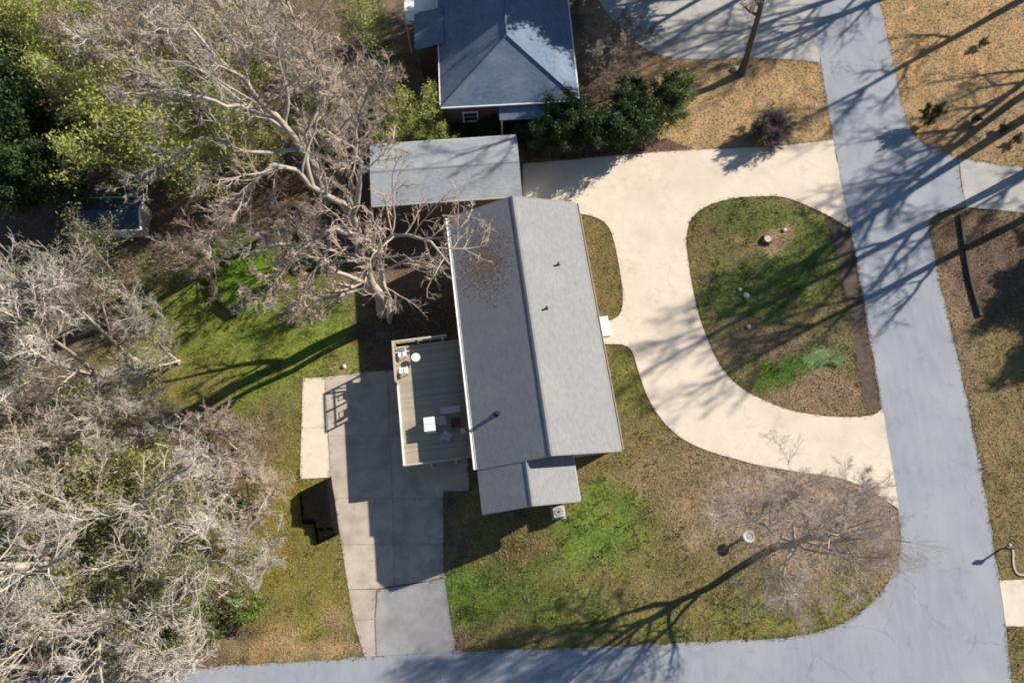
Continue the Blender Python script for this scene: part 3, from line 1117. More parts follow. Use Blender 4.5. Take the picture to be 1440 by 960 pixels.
# front gable dormer and lower porch roof
slab_quad('porch_roof', [(-1.0, y0 - 1.1, NE_ - 0.75), (hx - 0.05, y0 - 1.1, NE_ - 0.75), (hx - 0.05, y0 + .3, NE_ - 0.3), (-1.0, y0 + .3, NE_ - 0.3)], 0.12, 'shingle_n', nro)
for x in (-0.8, 2.5, hx - 0.3):
    box('porch_post', (x, y0 - 0.95, 1.02), (0.14, 0.14, 3.45), 'white', nh)
# west bay with its own roof and deck rail
box('bay_wall', (-hx - 0.75, 2.0, 0.1), (2.4, 3.6, 5.8), 'brick_shade', nh)
slab_quad('bay_roof', [(-hx - 2.25, -0.1, 3.25), (-hx + 0.5, -0.1, 3.95), (-hx + 0.5, 4.1, 3.95), (-hx - 2.25, 4.1, 3.25)], 0.12, 'shingle_n', nro)
box('balcony_floor', (-hx - 1.5, 6.2, 2.2), (3.6, 3.9, 0.14), 'white', nh)
for (x, y) in ((-hx - 3.2, 4.4), (-hx - 3.2, 8.0), (-hx - 1.6, 4.4)):
    box('balcony_post', (x, y, 0.55), (0.13, 0.13, 5.5), 'white', nh)
box('balcony_rail', (-hx - 3.2, 6.2, 3.25), (0.1, 3.7, 0.09), 'white', nh)
box('balcony_rail', (-hx - 1.7, 4.4, 3.22), (3.1, 0.1, 0.09), 'white', nh)
windows(nh, [(y0 + 0.40, x, 1.6, 1.3, 1.2) for x in (-3.6,)], 'a')
windows(nh, [(hx - 0.42, y, 1.7, 1.3, 1.2) for y in (-2, 2.5)], 'b')

# shed in the wood
sp = P(155, 298, 0.3)
shed = thing('garden_shed', (sp.x, sp.y, -DROP), R(2), 'small dark blue roofed shed with white trim standing in the wood', 'shed')
SW, SL = 1.3, 2.35
cross_prism('wall', [(-SW, -0.1), (SW, -0.1), (SW, 2.0), (0, 2.0 + SW * .4), (-SW, 2.0)], -SL, SL, 'siding', shed)
for sg in (-1, 1):
    slab_quad('roof_slope', [(-SL - .3, 0, 2.72), (SL + .3, 0, 2.72), (SL + .3, sg * 1.65, 2.06), (-SL - .3, sg * 1.65, 2.06)], 0.08, 'shingle_b', shed)
    box('fascia', (0, sg * 1.70, 2.0), (2 * SL + .6, 0.07, 0.17), 'white', shed)
    slab_quad('verge_board', [(sg * (SL + .31), 0, 2.74), (sg * (SL + .42), 0, 2.74), (sg * (SL + .42), -1.7, 2.06), (sg * (SL + .31), -1.7, 2.06)], 0.16, 'white', shed)
    slab_quad('verge_board', [(sg * (SL + .31), 0, 2.74), (sg * (SL + .42), 0, 2.74), (sg * (SL + .42), 1.7, 2.06), (sg * (SL + .31), 1.7, 2.06)], 0.16, 'white', shed)
sdo = box('door', (0.6, -SW - 0.03, 0.95), (0.95, 0.06, 1.8), 'white', shed)
box('handle', (0.36, -0.05, 0), (0.05, 0.06, 0.14), 'dark', sdo)

# ------------------------------------------------------------------ deck
DZ = 0.60
dB0, dB1, dA0, dA1 = -11.15, -5.12, -9.3, 0.75
deck = thing('raised_deck', HC, HR, 'raised wooden deck with post and rail fence on the back of the house', 'deck')
nb_ = int((dA1 - dA0) / 0.19)
bme = box_me('board', (dB1 - dB0, 0.182, 0.035))
for k in range(nb_):
    link('board', bme, 'deck', deck, loc=((dB0 + dB1) / 2, dA0 + 0.1 + k * 0.19, DZ - 0.018 + rs.uniform(-.003, .003)))
for b in (dB0 + .06, -8.2, dB1 - .2):
    box('beam', (b, (dA0 + dA1) / 2, DZ - 0.18), (0.1, dA1 - dA0 - .1, 0.24), 'rail', deck)
pm = box_me('post', (0.13, 0.13, 3.9))
posts = [(dB0 + .07, dA0 + .07 + i * (dA1 - dA0 - .14) / 6) for i in range(7)] + [(dB0 + 2.05, a) for a in (dA0 + .07, dA1 - .07)] + [(dB0 + 4.05, a) for a in (dA0 + .07, dA1 - .07)]
pl = box_me('post', (0.13, 0.13, 2.8))
for b, a in posts:
    tall = a > dA0 + 6.3
    link('post', pm if tall else pl, 'rail', deck, loc=(b, a, (DZ + 1.08 - 1.95) if tall else (DZ - 0.02 - 1.4)))
aw = dA0 + .07 + 4 * (dA1 - dA0 - .14) / 6      # the tall rail covers the two north bays
for zz, w in ((1.10, 0.15), (0.62, 0.06)):
    hh = 0.045 if w > .1 else 0.09
    box('rail', (dB0 + .07, (aw + dA1) / 2, DZ + zz), (w, dA1 - aw + .04, hh), 'rail', deck)
    box('rail', ((dB0 + dB1) / 2 - 0.7, dA1 - .07, DZ + zz + 0.002), (dB1 - dB0 - 1.75, w, hh), 'rail', deck)
box('kerb_rail', (dB0 + .07, (aw + dA0) / 2, DZ + 0.10), (0.12, aw - dA0 - .1, 0.14), 'white', deck)
box('kerb_rail', ((dB0 + dB1) / 2 - 0.7, dA0 + .07, DZ + 0.10), (dB1 - dB0 - 1.75, 0.12, 0.138), 'rail', deck)


def deck_pt(px, py):
    p = P(px, py, DZ + 0.4)
    return Vector((p.x, p.y, DZ))


def chair(px, py, rz, mat, label, group=None, s=1.0):
    c = thing('patio_chair', deck_pt(px, py), rz, label, 'chair', group)
    c.scale = (s, s, s)
    box('seat', (0, 0, 0.40), (0.58, 0.56, 0.05), mat, c, bev=0.015)
    bk = box('backrest', (0, 0.30, 0.70), (0.58, 0.05, 0.58), mat, c, bev=0.015)
    bk.rotation_euler = (R(-14), 0, 0)
    for x in (-.27, .27):
        for y in (-.24, .24):
            box('leg', (x, y, 0.188), (0.05, 0.05, 0.375), mat, c)
        box('armrest', (x * 1.12, 0.0, 0.62), (0.08, 0.56, 0.035), mat, c, bev=0.01)
        box('arm_support', (x * 1.12, -0.22, 0.42), (0.04, 0.04, 0.365), mat, c)
    return c


chair(566, 497, R(8), 'white', 'white patio chair in the deck corner beside the round table')
chair(568, 521, R(188), 'white', 'white patio chair with its back turned to the deck corner')
tb = thing('round_table', deck_pt(585, 503), 0, 'small white round table between the white chairs', 'table')
link('table_top', cyl_me('table_top', 0.36, 0.36, 0.04, 20, (0, 0, 0.52)), 'white', tb)
link('pedestal', cyl_me('pedestal', 0.05, 0.04, 0.5, 10, (0, 0, 0.02)), 'white', tb)
link('foot', cyl_me('foot', 0.22, 0.18, 0.03, 14), 'white', tb)
cb = thing('deck_box', deck_pt(605, 598), HR, 'tall white storage box with a split lid on the deck', 'box')
box('body', (0, 0, 0.43), (0.84, 1.08, 0.84), 'white', cb, bev=0.02)
box('lid', (0, -0.285, 0.885), (0.9, 0.54, 0.06), 'white', cb, bev=0.02)
box('lid', (0, 0.285, 0.885), (0.9, 0.54, 0.06), 'white', cb, bev=0.02)
bn = thing('bench', deck_pt(633, 576), HR, 'rose brown bench in the shade of the deck', 'bench')
for k in range(3):
    box('slat', (0, -0.18 + 0.18 * k, 0.45), (1.6, 0.165, 0.04), 'pinkwood', bn)
for x in (-.65, .65):
    for y in (-.17, .17):
        box('leg', (x, y, 0.214), (0.07, 0.07, 0.428), 'pinkwood', bn)
chair(622, 592, R(100), 'pinkwood', 'rose brown chair next to the white storage box')
chair(629, 613, R(150), 'pinkwood', 'rose brown chair turned aside beside the small stool')
ct = thing('low_table', deck_pt(641, 594), HR, 'dark red low square table among the rose brown seats', 'table')
M['burgundy'] = mat_noise('burgundy_paint', (0.12, 0.02, 0.025), (0.19, 0.035, 0.04), scale=4, rough=0.5)
box('table_top', (0, 0, 0.44), (0.75, 0.75, 0.05), 'burgundy', ct, bev=0.01)
for x in (-.31, .31):
    for y in (-.31, .31):
        box('leg', (x, y, 0.207), (0.06, 0.06, 0.414), 'burgundy', ct)
st = thing('stool', deck_pt(651, 606), HR, 'small rose brown stool next to the house wall', 'stool')
link('seat', cyl_me('seat', 0.22, 0.22, 0.05, 16, (0, 0, 0.42)), 'pinkwood', st)
for k in range(3):
    a = k * 2.094
    box('leg', (0.14 * math.cos(a), 0.14 * math.sin(a), 0.21), (0.04, 0.04, 0.42), 'pinkwood', st)

# ------------------------------------------------------------------ small things on the ground
# black tarp over a low stack, beside the pad
tg_ = pxpoly((421, 692), (466, 670), (477, 751), (446, 766), (441, 737), (425, 737))
cx = sum(p[0] for p in tg_) / 6
cy = sum(p[1] for p in tg_) / 6
zb = float(hgt(cx)) + 0.0
bm = bmesh.new()
vs = [bm.verts.new((x - cx, y - cy, 0)) for x, y in tg_]
f = bm.faces.new(vs)
f.normal_update()
bmesh.ops.triangulate(bm, faces=[f])
for ax in (0, 1):
    for s_ in np.arange(-4, 4, 0.22):
        co = [0, 0, 0]
        no = [0, 0, 0]
        co[ax] = s_
        no[ax] = 1
        bmesh.ops.bisect_plane(bm, geom=bm.verts[:] + bm.edges[:] + bm.faces[:], plane_co=co, plane_no=no)
edge = [np.array(p) - np.array((cx, cy)) for p in tg_]


def dist_edge(p):
    d = 9.0
    for i in range(6):
        a_, b_ = edge[i], edge[(i + 1) % 6]
        t_ = np.clip(np.dot(p - a_, b_ - a_) / np.dot(b_ - a_, b_ - a_), 0, 1)
        d = min(d, np.linalg.norm(p - a_ - t_ * (b_ - a_)))
    return d


for v in bm.verts:
    p = np.array((v.co.x, v.co.y))
    e_ = dist_edge(p)
    top = 0.62 if v.co.y > -1.1 else 0.42
    nz = float(fbm(np.array([p[0]]), np.array([p[1]]), 1.6, 5)[0]) - 0.5
    v.co.z = 0.045 + min(1, e_ / 0.28) ** 0.7 * (top + 0.05 * nz)
tp = link('tarp_cover', bm_mesh('tarp', bm), 'tarp', loc=(cx, cy, zb))
tag(tp, 'low stepped stack under a black tarp at the edge of the pad', 'tarp')

# birdbath
bp = G(1047, 755)
bb = thing('birdbath', (bp.x, bp.y, bp.z), 0, 'pale stone birdbath on the corner lawn beside the lone tree', 'birdbath')
link('base', cyl_me('base', 0.26, 0.2, 0.12, 16), 'stone', bb)
link('pedestal', cyl_me('pedestal', 0.12, 0.1, 0.8, 14, (0, 0, 0.1)), 'stone', bb)
bm = bmesh.new()
prof = [(0.08, 0.86), (0.28, 0.93), (0.42, 1.04), (0.43, 1.09), (0.33, 1.08), (0.22, 1.01), (0.0, 0.98)]
n = 24
rings = [[bm.verts.new((r_ * math.cos(2 * math.pi * k / n), r_ * math.sin(2 * math.pi * k / n), z_)) for k in range(n)] for r_, z_ in prof[:-1]]
cv = bm.verts.new((0, 0, prof[-1][1]))
for i in range(len(rings) - 1):
    for k in range(n):
        bm.faces.new((rings[i][k], rings[i][(k + 1) % n], rings[i + 1][(k + 1) % n], rings[i + 1][k]))
for k in range(n):
    bm.faces.new((rings[-1][k], rings[-1][(k + 1) % n], cv))
bm.faces.new(rings[0][::-1])
bowl = link('bowl', bm_mesh('bowl', bm), 'stone', bb)
link('water', cyl_me('water', 0.21, 0.26, 0.03, 20, (0, 0, 1.02)), 'metal', bb)

# mailbox by the road
mp_ = G(1408, 771)
mb = thing('mailbox', (mp_.x, mp_.y, mp_.z), R(90), 'black mailbox on a wooden post at the edge of the road', 'mailbox')
box('post', (0, 0, 0.5), (0.11, 0.11, 1.1), 'timber', mb)
box('arm', (0, 0.12, 1.0), (0.09, 0.55, 0.08), 'timber', mb)
bm = bmesh.new()
pf = [(-.11, 0)] + [(0.11 * math.cos(math.pi - k * math.pi / 8), 0.13 + 0.11 * math.sin(math.pi - k * math.pi / 8)) for k in range(9)] + [(.11, 0)]
a_ = [bm.verts.new((x, -0.15, z + 1.045)) for x, z in pf]
b_ = [bm.verts.new((x, 0.40, z + 1.045)) for x, z in pf]
bm.faces.new(a_)
bm.faces.new(b_[::-1])
for i in range(len(pf)):
    bm.faces.new((a_[i], a_[(i + 1) % len(pf)], b_[(i + 1) % len(pf)], b_[i]))
link('box', bm_mesh('mail_box', bm), 'dark', mb)
box('door', (0, 0.41, 1.14), (0.2, 0.02, 0.18), 'dark', mb)
box('flag', (0.125, 0.1, 1.22), (0.015, 0.18, 0.06), 'pinkwood', mb)

# stones and stump on the island
def stone(px, py, r, label, mat='stone', group=None):
    p = G(px, py)
    bm = bmesh.new()
    bmesh.ops.create_icosphere(bm, subdivisions=2, radius=r)
    rg = random.Random(px * 7 + py)
    for v in bm.verts:
        v.co *= rg.uniform(0.82, 1.18)
        v.co.z *= 0.7
    o = link('stone', bm_mesh('stone', bm), mat, loc=(p.x, p.y, p.z + r * 0.35), rz=rg.uniform(0, 6))
    return tag(o, label, 'stone', group)


stone(1049, 416, 0.26, 'larger white stone on the grass of the drive island')
stone(1040, 407, 0.16, 'tiny white stone beside a larger one on the drive island')
stone(1103, 324, 0.2, 'white stone next to the stump on the drive island')
stone(1052, 460, 0.2, 'tan stone on bare soil of the drive island', 'brick')
stone(484, 515, 0.2, 'pale stone on the grass near the concrete pad')
p = G(1078, 338)
sm_ = thing('tree_stump', (p.x, p.y, p.z), 0.4, 'low tree stump in a bare patch on the drive island', 'stump')
bm = bmesh.new()
k_ = 14
r0s = [0.52 + 0.12 * math.sin(i * 2.1) for i in range(k_)]
ra_ = [bm.verts.new((r0s[i] * math.cos(i * 2 * math.pi / k_), r0s[i] * math.sin(i * 2 * math.pi / k_), -0.03)) for i in range(k_)]
rb_ = [bm.verts.new((0.32 * math.cos(i * 2 * math.pi / k_), 0.32 * math.sin(i * 2 * math.pi / k_), 0.32)) for i in range(k_)]
bm.faces.new(ra_[::-1])
for i in range(k_):
    bm.faces.new((ra_[i], ra_[(i + 1) % k_], rb_[(i + 1) % k_], rb_[i]))
link('bark', bm_mesh('bark', bm), 'bark_dark', sm_)
link('cut_face', cyl_me('cut_face', 0.315, 0.31, 0.02, k_, (0, 0, 0.315)), 'rail', sm_)

# air conditioner beside the wing
ap = H2W(0.3, -14.25)
ac = thing('air_conditioner', (ap.x, ap.y, float(hgt(ap.x)) - 0.02), HR, 'pale grey air conditioning unit against the south end of the house', 'air conditioner')
box('pad', (0, 0, 0.05), (1.1, 1.0, 0.12), 'concrete_grey', ac)
box('cabinet', (0, 0, 0.52), (0.85, 0.8, 0.82), 'siding', ac, bev=0.02)
link('fan_grille', cyl_me('fan_grille', 0.33, 0.33, 0.03, 24, (0, 0, 0.935)), 'metal', ac)
link('fan_hub', cyl_me('fan_hub', 0.08, 0.08, 0.03, 12, (0, 0, 0.97)), 'dark', ac)

# low curved retaining wall on the back lawn
wp = pxpoly(*smooth_poly([(297, 372), (298, 392), (304, 412), (316, 430), (334, 444)], 4))
rw = link('retaining_wall', None, loc=(wp[0][0], wp[0][1], -DROP))
tag(rw, 'low curved dark timber retaining wall on the back lawn', 'wall')
for i in range(len(wp) - 1):
    (xa, ya), (xb, yb) = wp[i], wp[i + 1]
    L_ = math.hypot(xb - xa, yb - ya)
    box('timber', ((xa + xb) / 2 - wp[0][0], (ya + yb) / 2 - wp[0][1], 0.28), (L_ + 0.03, 0.2, 0.62 + 0.02 * (i % 3)), 'timber', rw, rz=math.atan2(yb - ya, xb - xa))


def edging(px_pts, w, h, mat, label):
    pts = pxpoly(*smooth_poly(px_pts, 4))
    o = link('garden_edging', None, loc=(pts[0][0], pts[0][1], float(hgt(pts[0][0]))))
    tag(o, label, 'edging')
    for i in range(len(pts) - 1):
        (xa, ya), (xb, yb) = pts[i], pts[i + 1]
        box('block', ((xa + xb) / 2 - pts[0][0], (ya + yb) / 2 - pts[0][1], h / 2 - .02), (math.hypot(xb - xa, yb - ya) * .99, w, h + 0.012 * (i % 2)), mat, o, rz=math.atan2(yb - ya, xb - xa))


edging([(1349, 302), (1356, 350), (1365, 400), (1378, 445)], 0.22, 0.28, 'timber', 'dark timber edging along the shaded bed across the road')
edging([(1419, 764), (1424, 775), (1425, 795), (1432, 807), (1450, 808)], 0.13, 0.10, 'rail', 'thin pale timber edging beside the mailbox')

# ------------------------------------------------------------------ trees with limbs traced


def W(px, py, z):
    p = P(px, py, z)
    return (p.x, p.y, p.z)


def built_tree(name, base, tree, mb_, mt_, label, cat='tree', group=None):
    t, c, _ = tree
    r = thing(name, base, 0, label, cat, group)
    link('trunk', mesh_np('trunk', *t, smooth=True), mb_, r)
    link('crown', mesh_np('crown', *c), mt_, r)
    return r


bA = G(541, 440)
A_ = [
    ([tuple(bA + Vector((0, 0, -0.2))), W(528, 408, 3), W(512, 370, 8), W(500, 335, 11.5)], 0.52, 0.34),
    ([tuple(bA + Vector((0.45, -0.75, -0.2))), W(543, 408, 4), W(534, 368, 9), W(545, 335, 12), W(590, 330, 14), W(632, 372, 14)], 0.30, 0.07),
    ([W(500, 335, 11.5), W(470, 322, 12.5), W(415, 348, 13), W(375, 335, 13.5)], 0.24, 0.08),
    ([W(500, 335, 11.5), W(497, 300, 14), W(440, 262, 16), W(395, 230, 17.5), W(350, 262, 17.5), W(308, 305, 17)], 0.27, 0.06),
    ([W(497, 300, 14), W(508, 250, 17), W(500, 190, 20), W(520, 120, 22)], 0.2, 0.05),
    ([W(440, 262, 16), W(430, 200, 18), W(450, 130, 20), W(440, 60, 22)], 0.16, 0.05),
    ([W(415, 348, 13), W(385, 400, 12), W(350, 430, 11.5)], 0.12, 0.04),
    ([W(470, 322, 12.5), W(440, 390, 11), W(425, 440, 10)], 0.11, 0.04),
]
built_tree('bare_tree', bA, path_tree(101, bA, A_, nb=6, nt=6, nf=4, tmin=0.016), 'bark', 'twig_brown', 'huge bare grey tree with spreading limbs next to the deck', group=None)

bB = G(462, 285)
B_ = [
    ([tuple(bB + Vector((0, 0, -.2))), W(425, 210, 9), W(370, 148, 14), W(325, 98, 18), W(270, 40, 21)], 0.42, 0.10),
    ([W(370, 148, 14), W(330, 150, 16), W(260, 130, 18), W(180, 130, 19)], 0.16, 0.05),
    ([W(400, 180, 11.5), W(400, 110, 15), W(370, 30, 19)], 0.18, 0.05),
    ([W(425, 210, 9), W(350, 215, 11), W(300, 190, 12), W(240, 225, 12), W(205, 240, 12)], 0.17, 0.05),
]
built_tree('bare_tree', bB, path_tree(102, bB, B_, nb=6, nt=6, nf=4, tmin=0.016), 'bark', 'twig_grey', 'tall bare tree with a straight pale leaning trunk in the wood behind the garage')

bC = G(146, 798)
C_ = [
    ([tuple(bC + Vector((0, 0, -.2))), W(100, 797, 4), W(50, 796, 8), W(-30, 795, 13), W(-90, 790, 17)], 0.42, 0.16),
    ([tuple(bC + Vector((0.2, 0.1, 0.3))), W(150, 770, 3), W(175, 730, 6), W(215, 690, 8), W(268, 655, 10)], 0.20, 0.04),
    ([tuple(bC + Vector((0.1, -0.3, 0.3))), W(150, 840, 3), W(142, 890, 5), W(146, 950, 7), W(150, 1010, 9)], 0.22, 0.05),
    ([tuple(bC + Vector((-0.1, -0.3, 0.3))), W(115, 840, 3), W(75, 885, 6), W(20, 925, 8), W(-30, 960, 10)], 0.2, 0.05),
    ([tuple(bC + Vector((-0.1, 0.3, 0.5))), W(130, 750, 4), W(100, 715, 6), W(50, 690, 8), W(0, 670, 10)], 0.18, 0.04),
    ([tuple(bC + Vector((0.3, 0, 0.5))), W(190, 795, 3), W(245, 780, 5), W(300, 790, 7), W(350, 775, 8)], 0.16, 0.04),
    ([W(130, 850, 3.2), W(190, 880, 5), W(230, 920, 6), W(250, 970, 8)], 0.14, 0.04),
]
built_tree('bare_tree', bC, path_tree(103, bC, C_, nb=6, nt=6, nf=4, tmin=0.016), 'bark', 'twig_grey', 'bare tree with pale limbs fanning from one point near the lower road')

bD = G(1089, 769)
D_ = [
    ([tuple(bD + Vector((0, 0, -.2))), W(1110, 765, 3), W(1135, 760, 6), W(1160, 752, 9), W(1190, 748, 12.5)], 0.30, 0.06),
    ([W(1113, 764, 3.4), W(1150, 775, 5.5), W(1200, 780, 8), W(1245, 785, 10)], 0.13, 0.03),
    ([W(1120, 763, 4), W(1115, 735, 7), W(1110, 700, 9.5), W(1120, 670, 11)], 0.13, 0.03),
    ([W(1125, 762, 4.6), W(1105, 790, 7), W(1100, 825, 9), W(1110, 850, 10.5)], 0.12, 0.03),
    ([W(1135, 760, 6), W(1180, 720, 8.5), W(1220, 690, 11)], 0.11, 0.03),
    ([W(1115, 764, 3.6), W(1080, 745, 7), W(1050, 720, 9.5), W(1030, 700, 11)], 0.11, 0.03),
]
built_tree('bare_tree', bD, path_tree(104, bD, D_, nb=8, nt=8, nf=6, extra=10, elen=0.5, tmin=0.0065), 'bark', 'twig_pale', 'lone bare tree on the corner lawn where the two roads meet')

bE = G(1042, 104)
t_ = plant('bare_tree', 'thin1', bE.x, bE.y, 20, 'dark trunked bare tree on the straw yard beside the neighbouring driveway', 'tree', rz=1.0)
stone(1033, 98, 0.32, 'white stone at the foot of the dark trunked tree')

# ------------------------------------------------------------------ woods
KIND = {'tall0': 'tall grey', 'tall1': 'tall brown', 'tall2': 'two-stemmed grey', 'small0': 'small grey', 'small1': 'low brown'}


def wood(rows, place, short):
    for px, py, h, pr_, *own in rows:
        crown_at('bare_tree', pr_, px, py, h, KIND[pr_] + ' bare tree ' + (own[0] if own else place), 'tree', KIND[pr_] + ' trees ' + short)


wood([(90, 450, 15, 'tall0'), (20, 480, 16, 'tall2'), (45, 590, 16, 'tall1'), (150, 560, 12, 'tall0'), (200, 475, 9, 'small0', 'leaning over the western edge of the back lawn'), (190, 630, 8, 'small0'), (10, 400, 14, 'tall0', 'just south of the blue shed')],
     'crowded among others west of the back lawn', 'west of the back lawn')
wood([(305, 620, 6, 'small1', 'between the back lawn and the side lawn'), (280, 680, 8, 'small0'), (345, 770, 6, 'small0', 'reaching over the side lawn below the black tarp'), (360, 690, 5, 'small1', 'at the side lawn level with the black tarp'), (30, 890, 14, 'tall0'), (200, 910, 10, 'small0'), (10, 750, 15, 'tall2'), (20, 960, 14, 'tall1')],
     'in the thicket beside the lower road', 'beside the lower road')
wood([(350, 110, 14, 'tall1'), (170, 40, 15, 'tall2'), (530, 150, 11, 'tall1'), (90, 100, 10, 'small1', 'between the evergreens and the yellow green trees'), (200, 50, 16, 'tall0'), (250, 10, 17, 'tall1'), (430, 50, 17, 'tall1'), (480, 95, 12, 'tall1'), (140, 95, 11, 'small1', 'beside the dark evergreens'), (270, 340, 7, 'small1', 'between the blue shed and the back lawn'), (470, 210, 12, 'tall1'), (300, 30, 15, 'tall2'), (400, 330, 7, 'small1', 'under the limbs of the huge tree')],
     'in the dense wood behind the garage', 'behind the garage')
for px, py, h, pr_ in [(50, 60, 13, 'yellow'), (10, 15, 14, 'yellow'), (100, 15, 11, 'yellow1'), (170, 155, 13, 'yellow'), (230, 140, 13, 'yellow1'), (300, 150, 12, 'yellow'), (330, 215, 8, 'yellow1'), (160, 200, 7, 'yellow1'), (495, 15, 10, 'yellow'), (510, 150, 7, 'sage'), (430, 165, 7, 'sage'), (270, 210, 7, 'yellow')]:
    k_ = 'pale sage leafy' if pr_ == 'sage' else ('broad yellow green leafy' if pr_ == 'yellow1' else 'upright yellow green leafy')
    crown_at('leafy_tree', pr_, px, py, h, k_ + ' tree among the bare wood behind the garage', 'tree', k_ + ' trees in the upper wood', f=0.62)
crown_at('leafy_tree', 'yellow1', 562, 132, 7, 'yellow green leafy tree at the west corner of the hip-roofed house', 'tree', f=0.62)
crown_at('leafy_tree', 'yellow1', 600, 158, 5, 'low yellow green tree between the garage and the hip-roofed house', 'tree', f=0.62)
for px, py, h, pr_ in [(35, 680, 11, 'sage'), (110, 690, 9, 'sage'), (205, 750, 9, 'sage'), (265, 770, 7, 'sage'), (240, 690, 7, 'sage'), (160, 880, 8, 'sage'), (290, 830, 6, 'sage'), (230, 800, 7, 'sage'), (130, 620, 9, 'sage'), (30, 540, 9, 'sage'), (60, 820, 8, 'sage'), (120, 740, 9, 'yellow1'), (180, 700, 8, 'yellow1'), (250, 830, 6, 'yellow1'), (190, 830, 8, 'sage'), (310, 760, 5, 'yellow1'), (80, 720, 10, 'sage')]:
    k_ = ('tall' if h > 8.5 else 'low' if h < 7.5 else 'spreading') + (' sage' if pr_ == 'sage' else ' yellowish')
    crown_at('leafy_tree', pr_, px, py, h, k_ + ' green leafy tree mixed into the western thicket', 'tree', k_ + ' green trees in the western thicket', f=0.62)
for px, py, h, pr_ in [(300, 715, 4, 'green'), (245, 850, 5, 'green'), (215, 870, 5, 'green'), (60, 780, 5, 'green'), (270, 890, 3.5, 'green'), (100, 750, 5, 'green')]:
    crown_at('leafy_shrub', pr_, px, py, h, 'mid green leafy shrub low in the western thicket', 'shrub', 'mid green shrubs in the western thicket', f=0.6)
crown_at('leafy_tree', 'sage', 130, 385, 8, 'sage green leafy tree just below the blue shed', 'tree', f=0.62)
crown_at('leafy_shrub', 'lime', 338, 860, 2.8, 'bright lime green shrub at the edge of the lower thicket', 'shrub', f=0.6)
for px, py, h in [(25, 150, 13), (60, 210, 11), (20, 250, 11), (75, 250, 8), (5, 90, 12)]:
    crown_at('evergreen_tree', 'dark', px, py, h, 'dense dark green evergreen beyond the blue shed', 'tree', 'dark evergreens beyond the shed', f=0.6)
for px, py, h in [(430, 430, 3.0), (470, 410, 3.4)]:
    crown_at('leafy_shrub', 'sage', px, py, h, 'sparse olive shrub under the huge bare tree', 'shrub', 'sparse shrubs under the huge tree', f=0.6)

# hedge along the drive by the neighbour house
for px, py, h, pr_ in [(752, 188, 3.0, 'holly'), (785, 178, 4.2, 'holly'), (820, 172, 4.8, 'holly'), (857, 166, 5.0, 'holly'), (893, 160, 5.0, 'holly'), (926, 148, 4.8, 'holly')]:
    crown_at('evergreen_shrub', pr_, px, py, h, 'dark green evergreen shrub in the row between the two houses', 'shrub', 'evergreen shrubs between the houses', f=0.6)
for px, py in ((640, 170), (668, 170), (697, 174), (725, 176)):
    crown_at('evergreen_shrub', 'holly', px, py, 2.6, 'low dark shrub against the south wall of the hip-roofed house', 'shrub', 'low shrubs below the hip-roofed house', f=0.6)
crown_at('evergreen_shrub', 'holly1', 957, 140, 4.2, 'brighter green shrub at the road end of the evergreen row', 'shrub', f=0.6)
for px, py, h in [(845, 70, 5), (870, 110, 4.5), (890, 40, 4)]:
    crown_at('bare_shrub', 'small1', px, py, h, 'brown bare shrub beside the hip-roofed house', 'shrub', 'bare shrubs beside the hip-roofed house', f=0.6)
PR['ball'] = P_bare('ball', 'bark_dark', 'twig_purple', 21, 2.4, 2.0, 0.03, 0.05, 9, 8, 7, 5, stems=6, tmin=0.009)
PH['ball'] = 2.4
crown_at('bare_shrub', 'ball', 1086, 183, 2.2, 'round purple grey twiggy shrub on the straw yard', 'shrub', f=0.5)
crown_at('evergreen_shrub', 'holly', 1311, 165, 2.6, 'dark shrub on the straw yard at the road corner', 'shrub', f=0.5, wide=0.7)
for px, py in [(1371, 166), (1409, 181), (1432, 196), (1381, 60)]:
    crown_at('small_shrub', 'holly', px, py, 0.9, 'tiny dark clump of leaves on the straw yard', 'shrub', 'tiny clumps on the straw yard', f=0.5)

# trees standing beyond the right and top edges, whose shadows cross the road
OFF = [(56, 57.5, 24, 'thin1'), (61.5, 53.5, 23, 'thin'), (55, 47.5, 25, 'thin'), (66, 46, 23, 'thin1'), (52, 37.5, 25, 'thin'), (51.5, 42.5, 26, 'thin1'), (52, 64, 24, 'thin'), (44, 68, 24, 'thin1'), (30, 62.5, 21, 'thin'), (22, 66, 22, 'thin1'), (50, 32.5, 22, 'thin1'), (47, 60, 24, 'thin')]
for x, y, h, pr_ in OFF:
    k_ = 'slender' if pr_ == 'thin1' else 'broad'
    plant('bare_tree', pr_, x, y, h, k_ + ' tall bare tree across the road throwing long shadows', 'tree', k_ + ' bare trees across the road')
for x, y, h in [(63, 33, 14), (67, 37, 15), (69, 31, 14), (62, 28, 13)]:
    plant('evergreen_tree', 'dark', x, y, h, 'dense evergreen shading the bed across the road', 'tree', 'evergreens across the road')
for x, y, h in [(16, 58.5, 17), (21.5, 59, 18), (11, 62, 18)]:
    plant('evergreen_tree', 'dark', x, y, h, 'dense evergreen shading the hip-roofed house', 'tree', 'evergreens beyond the hip-roofed house')

